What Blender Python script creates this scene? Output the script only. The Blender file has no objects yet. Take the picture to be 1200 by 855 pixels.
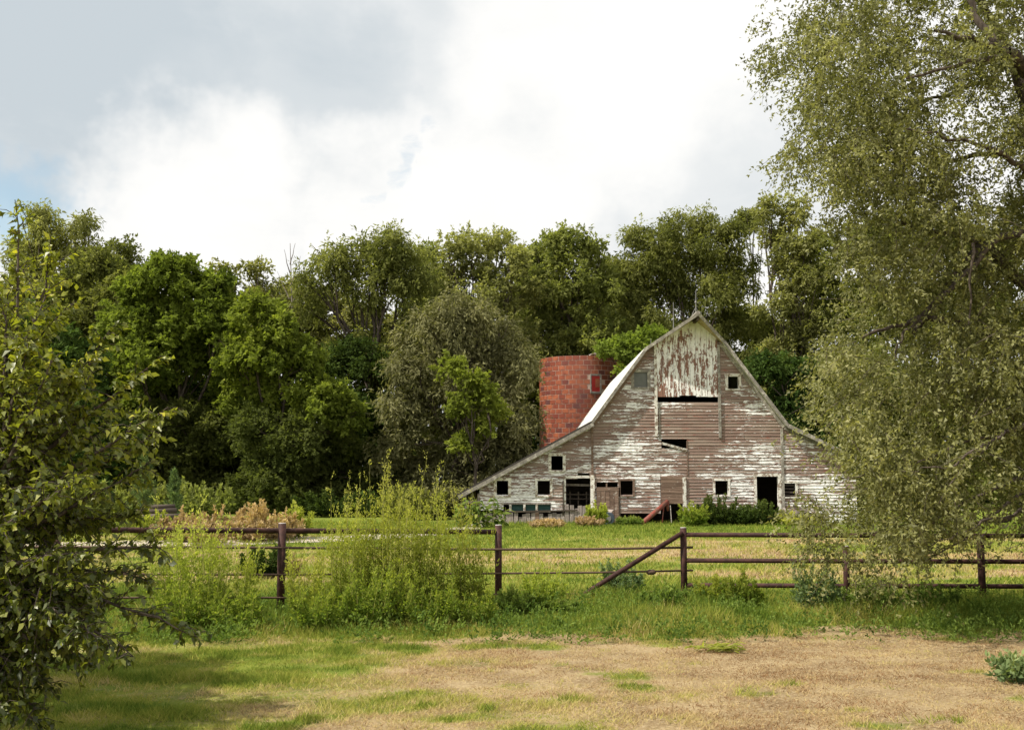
import bpy, math, random
import numpy as np
from mathutils import Vector

SC = bpy.context.scene
COL = SC.collection
random.seed(11)
RNG = np.random.default_rng(7)

# ------------------------------------------------------------------ camera
F = 1287.0                       # focal length in pixels of the 1200 px wide photograph
CAMH = 2.2
PITCH = math.atan(136.5 / F)
CP, SP = math.cos(PITCH), math.sin(PITCH)
cam_d = bpy.data.cameras.new("camera")
cam_d.sensor_width = 36.0
cam_d.lens = 36.0 * F / 1200.0
cam_d.clip_start = 0.1
cam_d.clip_end = 5000
cam = bpy.data.objects.new("camera", cam_d)
COL.objects.link(cam)
cam.location = (0, 0, CAMH)
cam.rotation_euler = (math.pi / 2 + PITCH, 0, 0)
SC.camera = cam


def ray(px, py):
    dx = (px - 600.0) / F
    dy = (427.5 - py) / F
    return Vector((dx, CP - dy * SP, SP + dy * CP))


def P(px, py, Y):
    """World point on the vertical plane y = Y that the photograph shows at pixel px, py."""
    r = ray(px, py)
    t = Y / r.y
    return Vector((r.x * t, Y, CAMH + r.z * t))


# ------------------------------------------------------------------ light and sky
SUN_AZ, SUN_EL = math.radians(249), math.radians(52)      # azimuth clockwise from +Y (away from the camera)
TO_SUN = Vector((math.sin(SUN_AZ) * math.cos(SUN_EL), math.cos(SUN_AZ) * math.cos(SUN_EL), math.sin(SUN_EL)))
sun_d = bpy.data.lights.new("sun", 'SUN')
sun_d.energy = 5.0
sun_d.angle = math.radians(0.6)
sun_d.color = (1.0, 0.93, 0.82)
sun = bpy.data.objects.new("sun", sun_d)
COL.objects.link(sun)
sun.rotation_euler = TO_SUN.to_track_quat('Z', 'Y').to_euler()
sun.location = (-30, -10, 40)

SC.view_settings.view_transform = 'Standard'
SC.view_settings.look = 'None'
SC.view_settings.gamma = 1.0
SC.view_settings.exposure = 0.42
SC.render.engine = 'CYCLES'
SC.cycles.max_bounces = 6
SC.cycles.diffuse_bounces = 3
SC.cycles.glossy_bounces = 2
SC.cycles.transmission_bounces = 4
SC.cycles.transparent_max_bounces = 4
SC.cycles.use_denoising = True
SC.cycles.sample_clamp_indirect = 6.0


class NT:
    """tiny node-tree writer"""
    def __init__(self, tree):
        self.t = tree

    def n(self, typ, ins=None, **props):
        nd = self.t.nodes.new(typ)
        for k, v in props.items():
            setattr(nd, k, v)
        for k, v in (ins or {}).items():
            self.set(nd, k, v)
        return nd

    def set(self, nd, k, v):
        sock = nd.inputs[k]
        if hasattr(v, 'is_output') or isinstance(v, bpy.types.NodeSocket):
            self.t.links.new(v, sock)
        else:
            sock.default_value = v

    def math(self, op, a, b=0.0, c=0.0, clamp=False):
        nd = self.n('ShaderNodeMath', operation=op, use_clamp=clamp)
        for i, v in enumerate((a, b, c)):
            self.set(nd, i, v)
        return nd.outputs[0]

    def vmath(self, op, a, b=(0, 0, 0), out=0):
        nd = self.n('ShaderNodeVectorMath', operation=op)
        self.set(nd, 0, a)
        self.set(nd, 1, b)
        return nd.outputs[out]

    def mix(self, fac, a, b, blend='MIX'):
        nd = self.n('ShaderNodeMix', data_type='RGBA', blend_type=blend)
        self.set(nd, 0, fac)
        self.set(nd, 6, a)
        self.set(nd, 7, b)
        return nd.outputs[2]

    def smooth(self, v, lo, hi, a=0.0, b=1.0):
        nd = self.n('ShaderNodeMapRange', interpolation_type='SMOOTHSTEP')
        for k, x in zip((0, 1, 2, 3, 4), (v, lo, hi, a, b)):
            self.set(nd, k, x)
        return nd.outputs[0]

    def noise(self, vec, scale, detail=4.0, rough=0.55, dist=0.0):
        nd = self.n('ShaderNodeTexNoise', {'Vector': vec, 'Scale': scale, 'Detail': detail,
                                           'Roughness': rough, 'Distortion': dist})
        return nd.outputs[0]


def c4(c):
    return (c[0], c[1], c[2], 1.0)


W = bpy.data.worlds.new("World")
SC.world = W
W.use_nodes = True
W.node_tree.nodes.clear()
n = NT(W.node_tree)
sky = n.n('ShaderNodeTexSky', sky_type='NISHITA', sun_disc=False, sun_elevation=SUN_EL, sun_rotation=SUN_AZ,
          air_density=1.0, dust_density=1.0, ozone_density=1.0)
gen = n.n('ShaderNodeTexCoord').outputs['Generated']
dirn = n.vmath('NORMALIZE', gen)
sep = n.n('ShaderNodeSeparateXYZ', {0: dirn})
zz = n.math('ADD', n.math('MAXIMUM', sep.outputs[2], 0.0), 0.22)
cloudp = n.n('ShaderNodeCombineXYZ', {0: n.math('DIVIDE', sep.outputs[0], zz), 1: n.math('DIVIDE', sep.outputs[1], zz), 2: 0.0}).outputs[0]
n_big = n.noise(cloudp, 0.9, 6.0, 0.55, 0.3)
n_mid = n.noise(cloudp, 2.6, 6.0, 0.6, 0.2)
wob = n.n('ShaderNodeTexNoise', {'Vector': dirn, 'Scale': 7.0, 'Detail': 5.0, 'Roughness': 0.6}).outputs[1]
wobble = n.vmath('SCALE', n.vmath('SUBTRACT', wob, (0.5, 0.5, 0.5)))
wobble.node.inputs['Scale'].default_value = 0.22
dw = n.vmath('NORMALIZE', n.vmath('ADD', dirn, wobble))


def lobe(px, py, rad_deg, soft=0.5):
    d = ray(px, py).normalized()
    dot = n.vmath('DOT_PRODUCT', dw, tuple(d), out=1)
    return n.smooth(dot, math.cos(math.radians(rad_deg)), math.cos(math.radians(rad_deg * soft)))


# grey undersides of the clouds: a large bank to the upper left, softer ones low over the wood
g = n.smooth(n_big, 0.50, 0.72, 0.0, 0.65)
for px, py, r, a in ((110, 30, 12.5, 1.0), (330, 62, 9.5, 0.8), (-250, -60, 18, 0.8), (520, 10, 9, 0.50), (880, 215, 6.5, 0.50), (600, 250, 5.0, 0.22),
                     (745, 255, 5.5, 0.42), (330, 310, 3.0, 0.25), (20, 165, 6.0, 0.5), (-150, 150, 9, 0.6)):
    g = n.math('MAXIMUM', g, n.math('MULTIPLY', lobe(px, py, r, 0.05), a))
white = None
for px, py, r, a in ((740, 60, 10.0, 1.0), (230, 262, 6.8, 0.95), (450, 240, 6.0, 0.8), (600, 200, 6.5, 0.8)):
    w_ = n.math('MULTIPLY', lobe(px, py, r, 0.15), a)
    white = w_ if white is None else n.math('MAXIMUM', white, w_)
g = n.math('MULTIPLY', g, n.math('SUBTRACT', 1.0, white), clamp=True)
g = n.math('ADD', g, n.smooth(n_mid, 0.42, 0.70, 0.0, 0.18), clamp=True)
ccol = n.mix(g, (1.08, 1.065, 1.035, 1), (0.61, 0.675, 0.72, 1))
# blue gaps
n_fine = n.noise(cloudp, 9.0, 6.0, 0.65, 0.4)
hole = n.smooth(n.noise(cloudp, 1.4, 5.0, 0.55), 0.60, 0.68, 0.0, 0.6)
hole = n.math('MULTIPLY', hole, n.math('SUBTRACT', 1.0, lobe(600, 150, 34, 0.8)))
for px, py, r, a in ((22, 228, 3.6, 0.6), (464, 180, 1.0, 0.30), (490, 155, 0.7, 0.26), (432, 203, 0.6, 0.16)):
    hole = n.math('MAXIMUM', hole, n.math('MULTIPLY', n.math('MULTIPLY', lobe(px, py, r, 0.02), a), n.smooth(n_fine, 0.36, 0.60) if r < 2 else 1.0))
bg1 = n.n('ShaderNodeBackground', {'Color': n.mix(1.0, sky.outputs[0], (0.86, 1.06, 0.98, 1), 'MULTIPLY'), 'Strength': 0.12})
bg2 = n.n('ShaderNodeBackground', {'Color': ccol, 'Strength': 0.735})
mx = n.n('ShaderNodeMixShader', {0: hole, 1: bg2.outputs[0], 2: bg1.outputs[0]})
n.n('ShaderNodeOutputWorld', {'Surface': mx.outputs[0]})


# ------------------------------------------------------------------ material helpers
def new_mat(name):
    m = bpy.data.materials.new(name)
    m.use_nodes = True
    m.node_tree.nodes.clear()
    return m, NT(m.node_tree)


def finish(n, color, rough=0.8, bump=None, bump_d=0.02, spec=0.3, metallic=0.0):
    b = n.n('ShaderNodeBsdfPrincipled', {'Base Color': color, 'Roughness': rough, 'Metallic': metallic,
                                         'Specular IOR Level': spec})
    if bump is not None:
        bp = n.n('ShaderNodeBump', {'Height': bump, 'Strength': 1.0, 'Distance': bump_d})
        n.t.links.new(bp.outputs[0], b.inputs['Normal'])
    n.n('ShaderNodeOutputMaterial', {'Surface': b.outputs[0]})


def wpos(n):
    return n.n('ShaderNodeNewGeometry').outputs['Position']


def orand(n):
    return n.n('ShaderNodeObjectInfo').outputs['Random']


def stretch(n, v, s):
    return n.vmath('MULTIPLY', v, s)


def mat_leaf(name, dark, light, yellow=None, trans=0.35, gloss=0.05, rough=0.45):
    """leaf shader; the face attribute 'tint' (0-1) picks each leaf's own colour"""
    m, n = new_mat(name)
    t = n.n('ShaderNodeAttribute', attribute_name='tint').outputs['Fac']
    col = n.mix(n.smooth(t, 0.0, 0.75), c4(dark), c4(light))
    if yellow:
        col = n.mix(n.smooth(t, 0.72, 1.0), col, c4(yellow))
    hs = n.n('ShaderNodeHueSaturation', {'Color': col, 'Hue': n.math('ADD', n.math('MULTIPLY', orand(n), 0.016), 0.492),
                                         'Value': n.math('ADD', n.math('MULTIPLY', orand(n), 0.24), 0.88)}).outputs[0]
    d = n.n('ShaderNodeBsdfDiffuse', {'Color': hs})
    tr = n.n('ShaderNodeBsdfTranslucent', {'Color': n.mix(1.0, hs, (1.25, 1.3, 0.6, 1), 'MULTIPLY')})
    a = n.n('ShaderNodeMixShader', {0: trans, 1: d.outputs[0], 2: tr.outputs[0]})
    gl = n.n('ShaderNodeBsdfGlossy', {'Color': (1, 1, 1, 1), 'Roughness': rough})
    b = n.n('ShaderNodeMixShader', {0: gloss, 1: a.outputs[0], 2: gl.outputs[0]})
    n.n('ShaderNodeOutputMaterial', {'Surface': b.outputs[0]})
    return m


def mat_bark(name, c1, c2, scale=3.0):
    m, n = new_mat(name)
    p = stretch(n, wpos(n), (1, 1, 0.25))
    k = n.noise(p, scale * 4, 6, 0.65)
    finish(n, n.mix(n.smooth(k, 0.3, 0.7), c4(c1), c4(c2)), 0.95, k, 0.03, 0.1)
    return m


M = {}
M['bark'] = mat_bark('bark_dark', (0.035, 0.028, 0.022), (0.13, 0.105, 0.085))
M['bark_pale'] = mat_bark('bark_pale', (0.10, 0.085, 0.07), (0.30, 0.26, 0.22))
M['leaf_olive'] = mat_leaf('leaf_olive', (0.105, 0.112, 0.038), (0.285, 0.285, 0.108), (0.33, 0.32, 0.12), 0.50, 0)
M['leaf_elm'] = mat_leaf('leaf_elm', (0.080, 0.098, 0.028), (0.24, 0.26, 0.082), (0.28, 0.30, 0.085), 0.50, 0)
M['leaf_bright'] = mat_leaf('leaf_bright', (0.062, 0.088, 0.017), (0.20, 0.25, 0.046), (0.28, 0.325, 0.055), 0.45, 0)
M['leaf_deep'] = mat_leaf('leaf_deep', (0.020, 0.036, 0.010), (0.070, 0.105, 0.026), (0.12, 0.155, 0.04), 0.32, 0)  # darkened leaf colour; on the wood's trees it stands in for shade
M['leaf_grey'] = mat_leaf('leaf_grey', (0.085, 0.086, 0.040), (0.21, 0.205, 0.098), (0.27, 0.26, 0.12), 0.34, 0)
M['leaf_near'] = mat_leaf('leaf_near', (0.070, 0.073, 0.026), (0.222, 0.218, 0.083), (0.38, 0.36, 0.18), 0.42, 0.012, 0.5)
M['leaf_fruit'] = mat_leaf('leaf_fruit', (0.052, 0.070, 0.010), (0.235, 0.25, 0.028), (0.46, 0.42, 0.05), 0.45, 0.035, 0.42)
M['leaf_weed'] = mat_leaf('leaf_weed', (0.115, 0.175, 0.032), (0.34, 0.365, 0.068), (0.54, 0.53, 0.15), 0.55, 0)
M['leaf_herb'] = mat_leaf('leaf_herb', (0.06, 0.11, 0.025), (0.19, 0.26, 0.06), (0.34, 0.36, 0.10), 0.42, 0)
M['leaf_bluish'] = mat_leaf('leaf_bluish', (0.07, 0.11, 0.05), (0.20, 0.26, 0.11), (0.30, 0.36, 0.16), 0.38, 0)
M['leaf_dead'] = mat_leaf('leaf_dead', (0.20, 0.145, 0.075), (0.44, 0.33, 0.19), (0.52, 0.38, 0.20), 0.30, 0)
m, n = new_mat('grass_blades')
t = n.n('ShaderNodeAttribute', attribute_name='tint').outputs['Fac']
rp_ = n.n('ShaderNodeValToRGB')
rp_.color_ramp.elements[0].color = (0.105, 0.165, 0.024, 1)
rp_.color_ramp.elements[1].color = (0.25, 0.145, 0.07, 1)
for ps, c in ((0.22, (0.23, 0.275, 0.042, 1)), (0.45, (0.38, 0.36, 0.080, 1)), (0.64, (0.52, 0.42, 0.19, 1)), (0.82, (0.46, 0.335, 0.175, 1))):
    rp_.color_ramp.elements.new(ps).color = c
n.set(rp_, 0, t)
d = n.n('ShaderNodeBsdfDiffuse', {'Color': rp_.outputs[0]})
tr = n.n('ShaderNodeBsdfTranslucent', {'Color': rp_.outputs[0]})
a = n.n('ShaderNodeMixShader', {0: 0.35, 1: d.outputs[0], 2: tr.outputs[0]})
n.n('ShaderNodeOutputMaterial', {'Surface': a.outputs[0]})
M['grass'] = m


# ------------------------------------------------------------------ mesh helpers
def tag(o, label=None, cat=None, group=None, kind=None):
    if label: o['label'] = label
    if cat: o['category'] = cat
    if group: o['group'] = group
    if kind: o['kind'] = kind
    return o


def link(o, parent=None):
    COL.objects.link(o)
    if parent:
        o.parent = parent
    return o


def empty(name, loc, label, cat, group=None):
    o = bpy.data.objects.new(name, None)
    o.empty_display_size = 0.2
    o.location = loc
    link(o)
    return tag(o, label, cat, group)


def np_mesh(name, verts, faces, mat, smooth=False, tint=None):
    """verts (N,3) array, faces (M,k) int array -> mesh"""
    verts = np.asarray(verts, dtype=np.float32)
    faces = np.asarray(faces, dtype=np.int32)
    k = faces.shape[1]
    me = bpy.data.meshes.new(name)
    me.vertices.add(len(verts))
    me.vertices.foreach_set('co', verts.ravel())
    me.loops.add(faces.size)
    me.loops.foreach_set('vertex_index', faces.ravel())
    me.polygons.add(len(faces))
    me.polygons.foreach_set('loop_start', np.arange(0, faces.size, k, dtype=np.int32))
    if smooth:
        me.polygons.foreach_set('use_smooth', np.ones(len(faces), dtype=bool))
    me.update(calc_edges=True)
    if tint is not None:
        at = me.attributes.new('tint', 'FLOAT', 'FACE')
        at.data.foreach_set('value', np.asarray(tint, dtype=np.float32))
    me.materials.append(mat)
    return me


def add_obj(name, me, parent=None, loc=None):
    """mesh given in world coordinates; stored relative to its parent's place"""
    o = bpy.data.objects.new(name, me)
    link(o, parent)
    if parent is not None:
        q = parent
        off = Vector((0, 0, 0))
        while q is not None:
            off += Vector(q.location)
            q = q.parent
        me.transform(__import__('mathutils').Matrix.Translation(-off))
    return o


class MB:
    """collects quads and polygons for one mesh object"""
    def __init__(self):
        self.v, self.f = [], []

    def poly(self, pts):
        i = len(self.v)
        self.v += [tuple(p) for p in pts]
        self.f.append(tuple(range(i, i + len(pts))))

    def hexa(self, b, t):
        """box from 4 bottom and 4 top points, both counter-clockwise from above"""
        i = len(self.v)
        self.v += [tuple(p) for p in b] + [tuple(p) for p in t]
        for f in ((3, 2, 1, 0), (4, 5, 6, 7), (0, 1, 5, 4), (1, 2, 6, 5), (2, 3, 7, 6), (3, 0, 4, 7)):
            self.f.append(tuple(i + a for a in f))

    def box(self, x0, x1, y0, y1, z0, z1):
        self.hexa([(x0, y0, z0), (x1, y0, z0), (x1, y1, z0), (x0, y1, z0)],
                  [(x0, y0, z1), (x1, y0, z1), (x1, y1, z1), (x0, y1, z1)])

    def bar(self, a, b, w, h):
        """rectangular bar from a to b, w wide sideways, h deep"""
        a, b = Vector(a), Vector(b)
        d = (b - a).normalized()
        up = Vector((0, 0, 1)) if abs(d.z) < 0.9 else Vector((0, 1, 0))
        s = d.cross(up).normalized() * (w / 2)
        u = s.cross(d).normalized() * (h / 2)
        self.hexa([a - s - u, a + s - u, a + s + u, a - s + u], [b - s - u, b + s - u, b + s + u, b - s + u])

    def tube(self, pts, radii, seg=8, cap=True):
        v, f = tube(pts, radii, seg)
        i = len(self.v)
        self.v += [tuple(p) for p in v]
        self.f += [tuple(int(a) + i for a in q) for q in f]
        if cap:
            self.f.append(tuple(i + k for k in range(seg))[::-1])
            j = i + (len(pts) - 1) * seg
            self.f.append(tuple(j + k for k in range(seg)))

    def build(self, name, mat, parent=None, smooth=False):
        me = bpy.data.meshes.new(name)
        me.from_pydata(self.v, [], self.f)
        me.materials.append(mat)
        if smooth:
            for p in me.polygons:
                p.use_smooth = len(p.vertices) == 4
        return add_obj(name, me, parent)


def tube(pts, radii, seg=6):
    pts = [Vector(p) for p in pts]
    v, f = [], []
    prev = None
    for i, p in enumerate(pts):
        d = (pts[min(i + 1, len(pts) - 1)] - pts[max(i - 1, 0)])
        d = d.normalized() if d.length > 1e-6 else Vector((0, 0, 1))
        if prev is None:
            a = d.orthogonal().normalized()
        else:
            a = (prev - d * prev.dot(d))
            a = a.normalized() if a.length > 1e-6 else d.orthogonal().normalized()
        prev = a
        b = d.cross(a)
        for k in range(seg):
            t = 2 * math.pi * k / seg
            v.append(p + (a * math.cos(t) + b * math.sin(t)) * radii[i])
    for i in range(len(pts) - 1):
        for k in range(seg):
            k2 = (k + 1) % seg
            f.append((i * seg + k, i * seg + k2, (i + 1) * seg + k2, (i + 1) * seg + k))
    return v, f


class Tubes:
    """many tubes in one quad mesh"""
    def __init__(self):
        self.v, self.f = [], []

    def add(self, pts, radii, seg=5):
        v, f = tube(pts, radii, seg)
        i = len(self.v)
        self.v += v
        self.f += [tuple(a + i for a in q) for q in f]

    def build(self, name, mat, parent):
        return add_obj(name, np_mesh(name, np.array([tuple(p) for p in self.v]), np.array(self.f), mat, True), parent)


def curve_pts(a, b, bend, nseg=6, wob=0.0, rnd=random):
    a, b = Vector(a), Vector(b)
    c = (a + b) / 2 + Vector(bend)
    out = []
    for i in range(nseg + 1):
        t = i / nseg
        p = a * (1 - t) ** 2 + c * 2 * t * (1 - t) + b * t * t
        if 0 < i < nseg and wob:
            p += Vector((rnd.uniform(-wob, wob), rnd.uniform(-wob, wob), rnd.uniform(-wob, wob)))
        out.append(p)
    return out


def unit(a):
    return a / np.maximum(np.linalg.norm(a, axis=1, keepdims=True), 1e-9)


def leaf_quads(pos, d, nrm, L, Wd):
    """diamond leaves: pos = base, d = direction, nrm = wanted normal, L / Wd arrays"""
    d = unit(d)
    s = unit(np.cross(d, nrm))
    L = np.asarray(L)[:, None]
    Wd = np.asarray(Wd)[:, None]
    v = np.stack([pos, pos + d * L * 0.45 + s * Wd * 0.5, pos + d * L, pos + d * L * 0.45 - s * Wd * 0.5], axis=1)
    nn = len(pos)
    return v.reshape(-1, 3), np.arange(nn * 4, dtype=np.int32).reshape(-1, 4)


def tri_leaves(pos, d, nrm, L, Wd):
    """far leaves: one slim triangle each"""
    d = unit(d)
    s = unit(np.cross(d, nrm))
    L = np.asarray(L)[:, None]
    Wd = np.asarray(Wd)[:, None]
    v = np.stack([pos - s * Wd * 0.25, pos + d * L * 0.45 + s * Wd * 0.75, pos + d * L - s * Wd * 0.25], axis=1)
    return v.reshape(-1, 3), np.arange(len(pos) * 3, dtype=np.int32).reshape(-1, 3)


def folded_leaves(pos, d, nrm, L, Wd, curl=0.25):
    """near leaves: two halves folded along the midrib, tip bent down (2 quads each leaf)"""
    d = unit(d)
    s = unit(np.cross(d, nrm))
    u = np.cross(s, d)
    L = np.asarray(L)[:, None]
    Wd = np.asarray(Wd)[:, None]
    t = pos + d * L * .97 - u * L * curl
    m = pos + d * L * 0.48 + u * L * 0.05
    l = pos + d * L * 0.40 + s * Wd * 0.5 + u * Wd * 0.20
    r = pos + d * L * 0.46 - s * Wd * 0.5 + u * Wd * 0.14
    v = np.stack([pos, l, t, r, m], axis=1).reshape(-1, 3)
    i = np.arange(len(pos), dtype=np.int32)[:, None] * 5
    return v, np.concatenate([i + np.array([[0, 4, 2, 1]]), i + np.array([[0, 3, 2, 4]])], axis=0)


def rand_unit(rng, k):
    return unit(rng.normal(size=(k, 3)))


def clump_foliage(rng, cen, rad, per, L, Wd, droop=0.3, twig=0.5, shell=0.5, up=0.6, bunch=9):
    """leaves on short twigs that fill the ellipsoids cen, rad (K,3); returns pos, dir, normal, clump index, u"""
    K = len(cen)
    nt = max(1, int(per / bunch))
    ci = np.repeat(np.arange(K), nt)
    u = rand_unit(rng, len(ci))
    t = rng.random(len(ci)) ** shell
    base = cen[ci] + rad[ci] * u * t[:, None]
    td = unit(u * 0.8 + rng.normal(size=u.shape) * 0.45 + np.array([0, 0, -droop]))
    li = np.repeat(np.arange(len(ci)), bunch)
    s = rng.random(len(li)) * twig
    pos = base[li] + td[li] * s[:, None] + np.array([0, 0, -1.0]) * (droop * 0.5 * s ** 2)[:, None]
    pos += rng.normal(size=pos.shape) * (0.10 * twig)
    d = unit(td[li] * 0.9 + rng.normal(size=pos.shape) * 0.6 + np.array([0, 0, -droop * 0.6]))
    nr = unit(rng.normal(size=pos.shape) * 0.6 + u[li] * 0.6 + np.array([0, 0, up]))
    return pos, d, nr, ci[li]


def vnoise(x, y, seed=0):
    """smooth value noise on arrays"""
    tab = np.random.default_rng(seed).random((64, 64))
    xi, yi = np.floor(x).astype(int), np.floor(y).astype(int)
    fx, fy = x - xi, y - yi
    fx, fy = fx * fx * (3 - 2 * fx), fy * fy * (3 - 2 * fy)
    a = tab[xi % 64, yi % 64]; b = tab[(xi + 1) % 64, yi % 64]
    c = tab[xi % 64, (yi + 1) % 64]; d = tab[(xi + 1) % 64, (yi + 1) % 64]
    return (a * (1 - fx) + b * fx) * (1 - fy) + (c * (1 - fx) + d * fx) * fy


def fbm(x, y, seed=0, oct=4):
    s, a, tot = 0, 1.0, 0
    for k in range(oct):
        s = s + a * vnoise(x * 2 ** k + 13.7 * k, y * 2 ** k + 5.1 * k, seed + k)
        tot += a
        a *= 0.5
    return s / tot


def sstep(a, b, x):
    t = np.clip((x - a) / (b - a), 0, 1)
    return t * t * (3 - 2 * t)


# ------------------------------------------------------------------ ground
def gz(x, y):
    x = np.asarray(x, float); y = np.asarray(y, float)
    near = np.exp(-((y - 25) / 30.0) ** 2)
    return 0.30 * sstep(21, 48, y) + (fbm(x * 0.12, y * 0.12, 3, 2) - 0.5) * 0.10 * near


def gzf(x, y):
    return float(gz(np.array([x]), np.array([y]))[0])


def strip_edge(x, y):
    return y + (fbm(x * .55, y * .15, 66, 3) - .5) * 3.0 + (fbm(x * 2.4, y * 1.6, 69, 3) - .5) * 1.6


def dryness(x, y):
    """0 green - 1 straw: how parched the turf is at each place"""
    nse = fbm(x * 0.30 + 4, y * 0.30, 21, 5)
    fine = fbm(x * 1.7, y * 1.7, 33, 3)
    v = (nse - 0.5) * 1.7 + (fine - 0.5) * 1.1 + (fbm(x * .9, y * 2.2, 44, 3) - .5) * 0.8 - 0.9 * sstep(.66, .78, fbm(x * 1.5, y * 2.0, 48, 2))
    front = sstep(-6.0, 1.8, x + (fbm(x * .4, y * .4, 8, 3) - .5) * 6) * 0.64 + 0.24
    v_front = front + v * 0.75 - 0.10 * sstep(3.5, 5.5, x) * 0
    # unmown strip along the fence stays green
    strip = sstep(15.7, 17.2, strip_edge(x, y)) * (1 - sstep(21.5, 23.5, y))
    v_front = v_front * (1 - strip) + strip * (0.12 + v * 0.4)
    # paddock beyond: alternate bands of straw and green
    pad = (0.18 + 0.46 * np.exp(-((y - 31.0 - x * 0.10) / 2.6) ** 2) + 0.42 * np.exp(-((y - 26.2) / 1.3) ** 2) * sstep(-1, 3, x)
           + 0.45 * np.exp(-((y - 36.5 - x * 0.1) / 1.8) ** 2) * sstep(2, 6, x) + 0.5 * np.exp(-((y - 25.6) / 1.2) ** 2) * (1 - sstep(-5, -3, x)))
    pad = pad + v * 0.6 - 0.35 * sstep(39, 43, y)
    k = sstep(21.5, 23.0, y)
    return np.clip(v_front * (1 - k) + pad * k, 0, 1)


m, n = new_mat('turf')
dr = n.n('ShaderNodeAttribute', attribute_name='dry').outputs['Fac']
p = wpos(n)
fine = n.noise(p, 9.0, 6, 0.7)
mid = n.noise(p, 1.3, 5, 0.6)
dd = n.math('ADD', dr, n.math('MULTIPLY', n.math('SUBTRACT', fine, 0.5), 0.9), clamp=True)
green = n.mix(n.smooth(mid, 0.3, 0.7), (0.115, 0.165, 0.025, 1), (0.23, 0.265, 0.045, 1))
straw = n.mix(n.smooth(mid, 0.3, 0.7), (0.225, 0.155, 0.080, 1), (0.42, 0.315, 0.168, 1))
straw = n.mix(n.smooth(n.noise(p, 22, 4, 0.7), 0.4, 0.75), straw, (0.52, 0.41, 0.25, 1))
col = n.mix(n.smooth(dd, 0.25, 0.75), green, straw)
soil = n.smooth(n.noise(p, 5.0, 5, 0.7), 0.62, 0.75, 0, 0.6)
col = n.mix(soil, col, (0.16, 0.105, 0.058, 1))
col = n.mix(n.smooth(n.noise(stretch(n, p, (0.9, 2.2, 1)), 1.0, 5, 0.65), 0.52, 0.72, 0, 0.45), col, (0.20, 0.13, 0.065, 1))
finish(n, col, 0.95, n.noise(p, 30, 5, 0.7), 0.05, 0.05)
M['turf'] = m

xs = np.concatenate([[-2500, -900, -350, -150, -80, -55, -40, -30], np.arange(-24, 24.01, 0.3), [30, 40, 55, 80, 150, 350, 900, 2500]])
ys = np.concatenate([[-400, -120, -40, -12, 0, 4], np.arange(7, 54, 0.3), np.arange(54, 70, 2), [75, 85, 110, 160, 280, 600, 1400, 3500]])
gx, gy = np.meshgrid(xs, ys)
gzv = gz(gx, gy)
nx, ny = len(xs), len(ys)
ii, jj = np.meshgrid(np.arange(nx - 1), np.arange(ny - 1))
a = (jj * nx + ii).ravel()
gf = np.stack([a, a + 1, a + nx + 1, a + nx], axis=1)
gm = np_mesh('ground', np.stack([gx.ravel(), gy.ravel(), gzv.ravel()], 1), gf, M['turf'], True)
at = gm.attributes.new('dry', 'FLOAT', 'POINT')
at.data.foreach_set('value', dryness(gx.ravel(), gy.ravel()).astype(np.float32))
tag(add_obj('ground', gm), 'mown paddock of green and straw coloured turf', kind='structure')

# pale gravel track curving to the barn
m, n = new_mat('gravel')
p = wpos(n)
k = n.noise(p, 4, 6, 0.7)
edge = n.noise(p, 14, 5, 0.7)
finish(n, n.mix(n.smooth(k, 0.35, 0.7), (0.36, 0.30, 0.24, 1), (0.62, 0.55, 0.47, 1)), 0.95, edge, 0.03, 0.1)
M['gravel'] = m
tr = [(-34, 30), (-22, 33.5), (-14, 35.8), (-9.5, 37.0), (-6, 38.5), (-3.6, 41.0), (-2.4, 43.6), (-1.6, 47.5), (-1.4, 50.2)]
tw = [1.6, 1.5, 1.5, 1.5, 1.35, 1.1, 0.75, 0.5, 0.35]
tv, tf = [], []
steps = 90
for i in range(steps + 1):
    q = i / steps * (len(tr) - 1)
    j = min(int(q), len(tr) - 2)
    f_ = q - j
    c = np.array(tr[j]) * (1 - f_) + np.array(tr[j + 1]) * f_
    t_ = np.array(tr[min(j + 1, len(tr) - 1)]) - np.array(tr[j])
    nn_ = np.array([-t_[1], t_[0]]) / np.hypot(*t_)
    w_ = (tw[j] * (1 - f_) + tw[j + 1] * f_)
    for e in (-1, -0.33, 0.33, 1):
        jit = 1 + (0.28 * (fbm(np.array([i * .5]), np.array([e * 3.]), 5, 2)[0] - .5) * 2 if abs(e) == 1 else 0)
        x_, y_ = c + nn_ * e * w_ * jit
        tv.append((x_, y_, gzf(x_, y_) + 0.012 + 0.03 * (1 - abs(e))))
for i in range(steps):
    for k_ in range(3):
        a = i * 4 + k_
        tf.append((a, a + 1, a + 5, a + 4))
tag(add_obj('track', np_mesh('track', np.array(tv), np.array(tf), M['gravel'], True)), 'pale gravel track curving toward the barn', kind='structure')


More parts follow.
